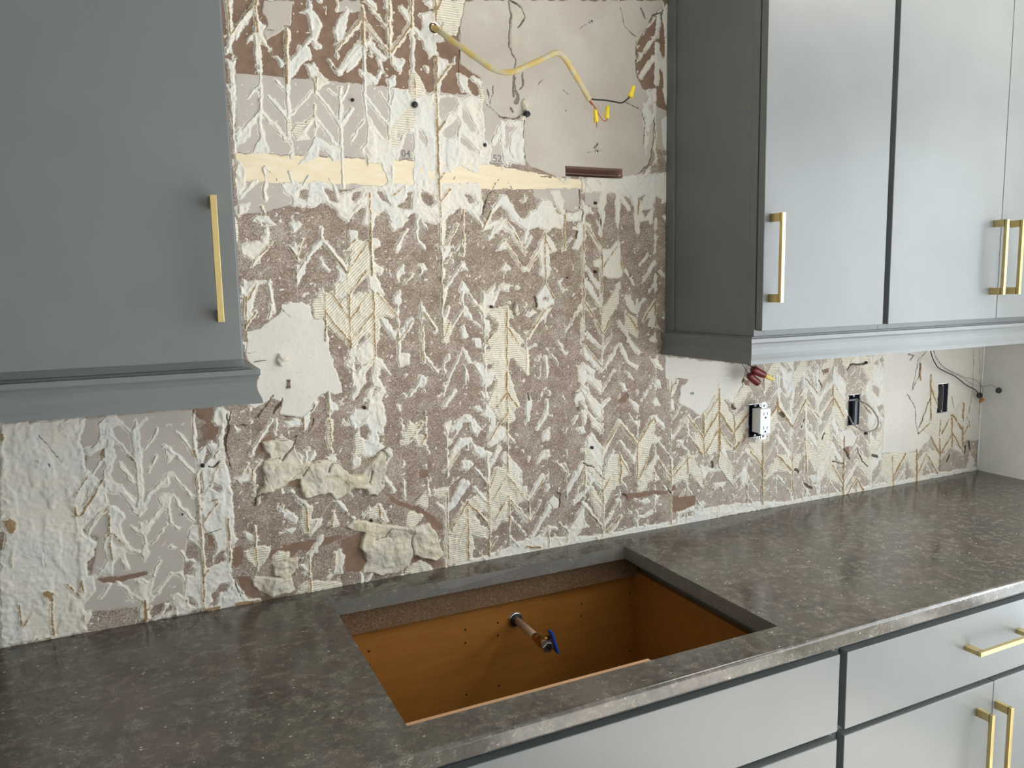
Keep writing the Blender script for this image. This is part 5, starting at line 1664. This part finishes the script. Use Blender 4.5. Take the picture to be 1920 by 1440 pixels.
def nut(p, d, parent, mat=YELLOWP, k=1.0):
    o = lathe('wire_nut', [(.0040*k, 0), (.0060*k, .001*k), (.0062*k, .008*k), (.0048*k, .013*k), (.0046*k, .025*k), (.0036*k, .028*k)], p, d, mat, parent, 12)
    d_ = Vector(d).normalized(); a = d_.orthogonal().normalized()
    for s in (-1, 1):
        bm = bmesh.new(); c = Vector(p)+d_*.008*k; e = a*s
        vs = [bm.verts.new(c+e*.004*k+d_*q+w_) for q in (-.007*k, .006*k) for w_ in (d_.cross(a)*.001, -d_.cross(a)*.001)]+[bm.verts.new(c+e*.0095*k+d_*(-.005*k)+w_) for w_ in (d_.cross(a)*.001, -d_.cross(a)*.001)]
        for q in ((0, 1, 3, 2), (0, 2, 4), (1, 5, 3), (2, 3, 5, 4), (0, 4, 5, 1)): bm.faces.new([vs[i] for i in q])
        bmesh.ops.recalc_face_normals(bm, faces=bm.faces); from_bm('wing', bm, mat, o)
    return o
nut((.7535, -.087, 1.957), (.42, .05, 1), c1); nut((.6755, -.070, 1.901), (-.12, 0, 1), c1); nut((.702, -.070, 1.911), (.12, 0, 1), c1)

c2 = empty('low_voltage_wires', (1.15, -.05, 1.366), 'black wires with red and yellow wire nuts hanging below the right wall cabinet', 'wires')
tube('wire', [(1.075, -.06, 1.372), (1.100, -.055, 1.352), (1.125, -.05, 1.338), (1.151, -.05, 1.326), (1.166, -.05, 1.318)], .0016, BLACKP, c2, 7)
tube('wire', [(1.075, -.055, 1.372), (1.118, -.05, 1.338), (1.140, -.05, 1.312), (1.155, -.05, 1.296)], .0009, BLACKP, c2, 6)
tube('wire', [(1.140, -.07, 1.372), (1.146, -.055, 1.348), (1.160, -.05, 1.336), (1.180, -.05, 1.316), (1.192, -.05, 1.309)], .0010, BLACKP, c2, 6)
tag(tube('wire_nut', [(1.160, -.05, 1.318), (1.168, -.05, 1.312), (1.195, -.05, 1.300), (1.202, -.05, 1.298)], .007, REDP, c2, 12, 1.0, radii=[.0085, .0112, .0095, .0072]), 'dark red wire nut')
tag(tube('wire_nut', [(1.152, -.046, 1.303), (1.158, -.046, 1.295), (1.178, -.046, 1.281), (1.183, -.046, 1.277)], .007, REDP, c2, 12, 1.0, radii=[.0080, .0102, .0098, .0090]), 'dark red wire nut')
tag(tube('wire_nut', [(1.200, -.05, 1.298), (1.210, -.05, 1.294), (1.228, -.05, 1.286), (1.231, -.05, 1.284)], .005, PALEYEL, c2, 12, 1.0, radii=[.0062, .0072, .0058, .0050]), 'pale yellow wire nut')
tube('wire', [(1.227, -.049, 1.284), (1.232, -.047, 1.287), (1.234, -.046, 1.294)], .0009, BLACKP, c2, 6)

c3 = empty('low_voltage_wires', (1.85, -.05, 1.366), 'thin black and grey wires with round caps beside the white side wall', 'wires')
tube('wire', [(1.835, -.055, 1.372), (1.85, -.05, 1.327), (1.868, -.045, 1.303), (1.890, -.038, 1.286), (1.917, -.03, 1.270), (1.965, -.025, 1.252), (2.008, -.02, 1.238), (2.067, -.02, 1.205), (2.107, -.02, 1.189), (2.125, -.02, 1.176), (2.135, -.02, 1.168)], .0015, BLACKP, c3, 7)
tube('wire', [(1.848, -.055, 1.372), (1.862, -.05, 1.326), (1.895, -.04, 1.300), (1.946, -.03, 1.268), (2.033, -.02, 1.236), (2.100, -.02, 1.222), (2.138, -.02, 1.200), (2.1485, -.02, 1.184), (2.1490, -.02, 1.158)], .0010, GREYCABLE, c3, 7)
tube('wire', [(1.850, -.053, 1.372), (1.866, -.05, 1.322), (1.90, -.038, 1.292), (1.960, -.03, 1.262), (2.035, -.018, 1.240), (2.080, -.020, 1.212), (2.125, -.022, 1.198), (2.145, -.030, 1.197), (2.152, -.045, 1.202), (2.158, -.060, 1.192)], .0008, GREYCABLE, c3, 7)
def cap(p, d): return tag(lathe('wire_cap', [(.0070, 0), (.0092, .0015), (.0092, .005), (.0070, .0065)], p, d, BLACKP, c3, 20), 'round black wire cap')
cap((2.134, -.018, 1.167), (-.45, -1, .1)); cap((2.160, -.062, 1.186), (-.45, -1, .1))
boxes('connector', [(2.1430, 2.1530, -.026, -.016, 1.148, 1.157), (2.137, 2.146, -.024, -.017, 1.143, 1.151)], ORANGEP, c3, .001)

c4 = empty('cable', (1.594, 0, 1.165), 'grey cable looping out of the middle electrical box', 'cable')
tube('sheath', [(1.596, .050, 1.185), (1.604, .012, 1.192), (1.612, -.012, 1.188), (1.626, -.026, 1.177), (1.640, -.035, 1.157), (1.649, -.04, 1.136), (1.648, -.04, 1.117), (1.638, -.037, 1.106), (1.620, -.034, 1.103), (1.600, -.032, 1.107), (1.578, -.028, 1.118), (1.566, -.020, 1.132), (1.571, -.006, 1.146), (1.582, .02, 1.155), (1.590, .050, 1.160)], .0021, GREYCABLE, c4, 10)
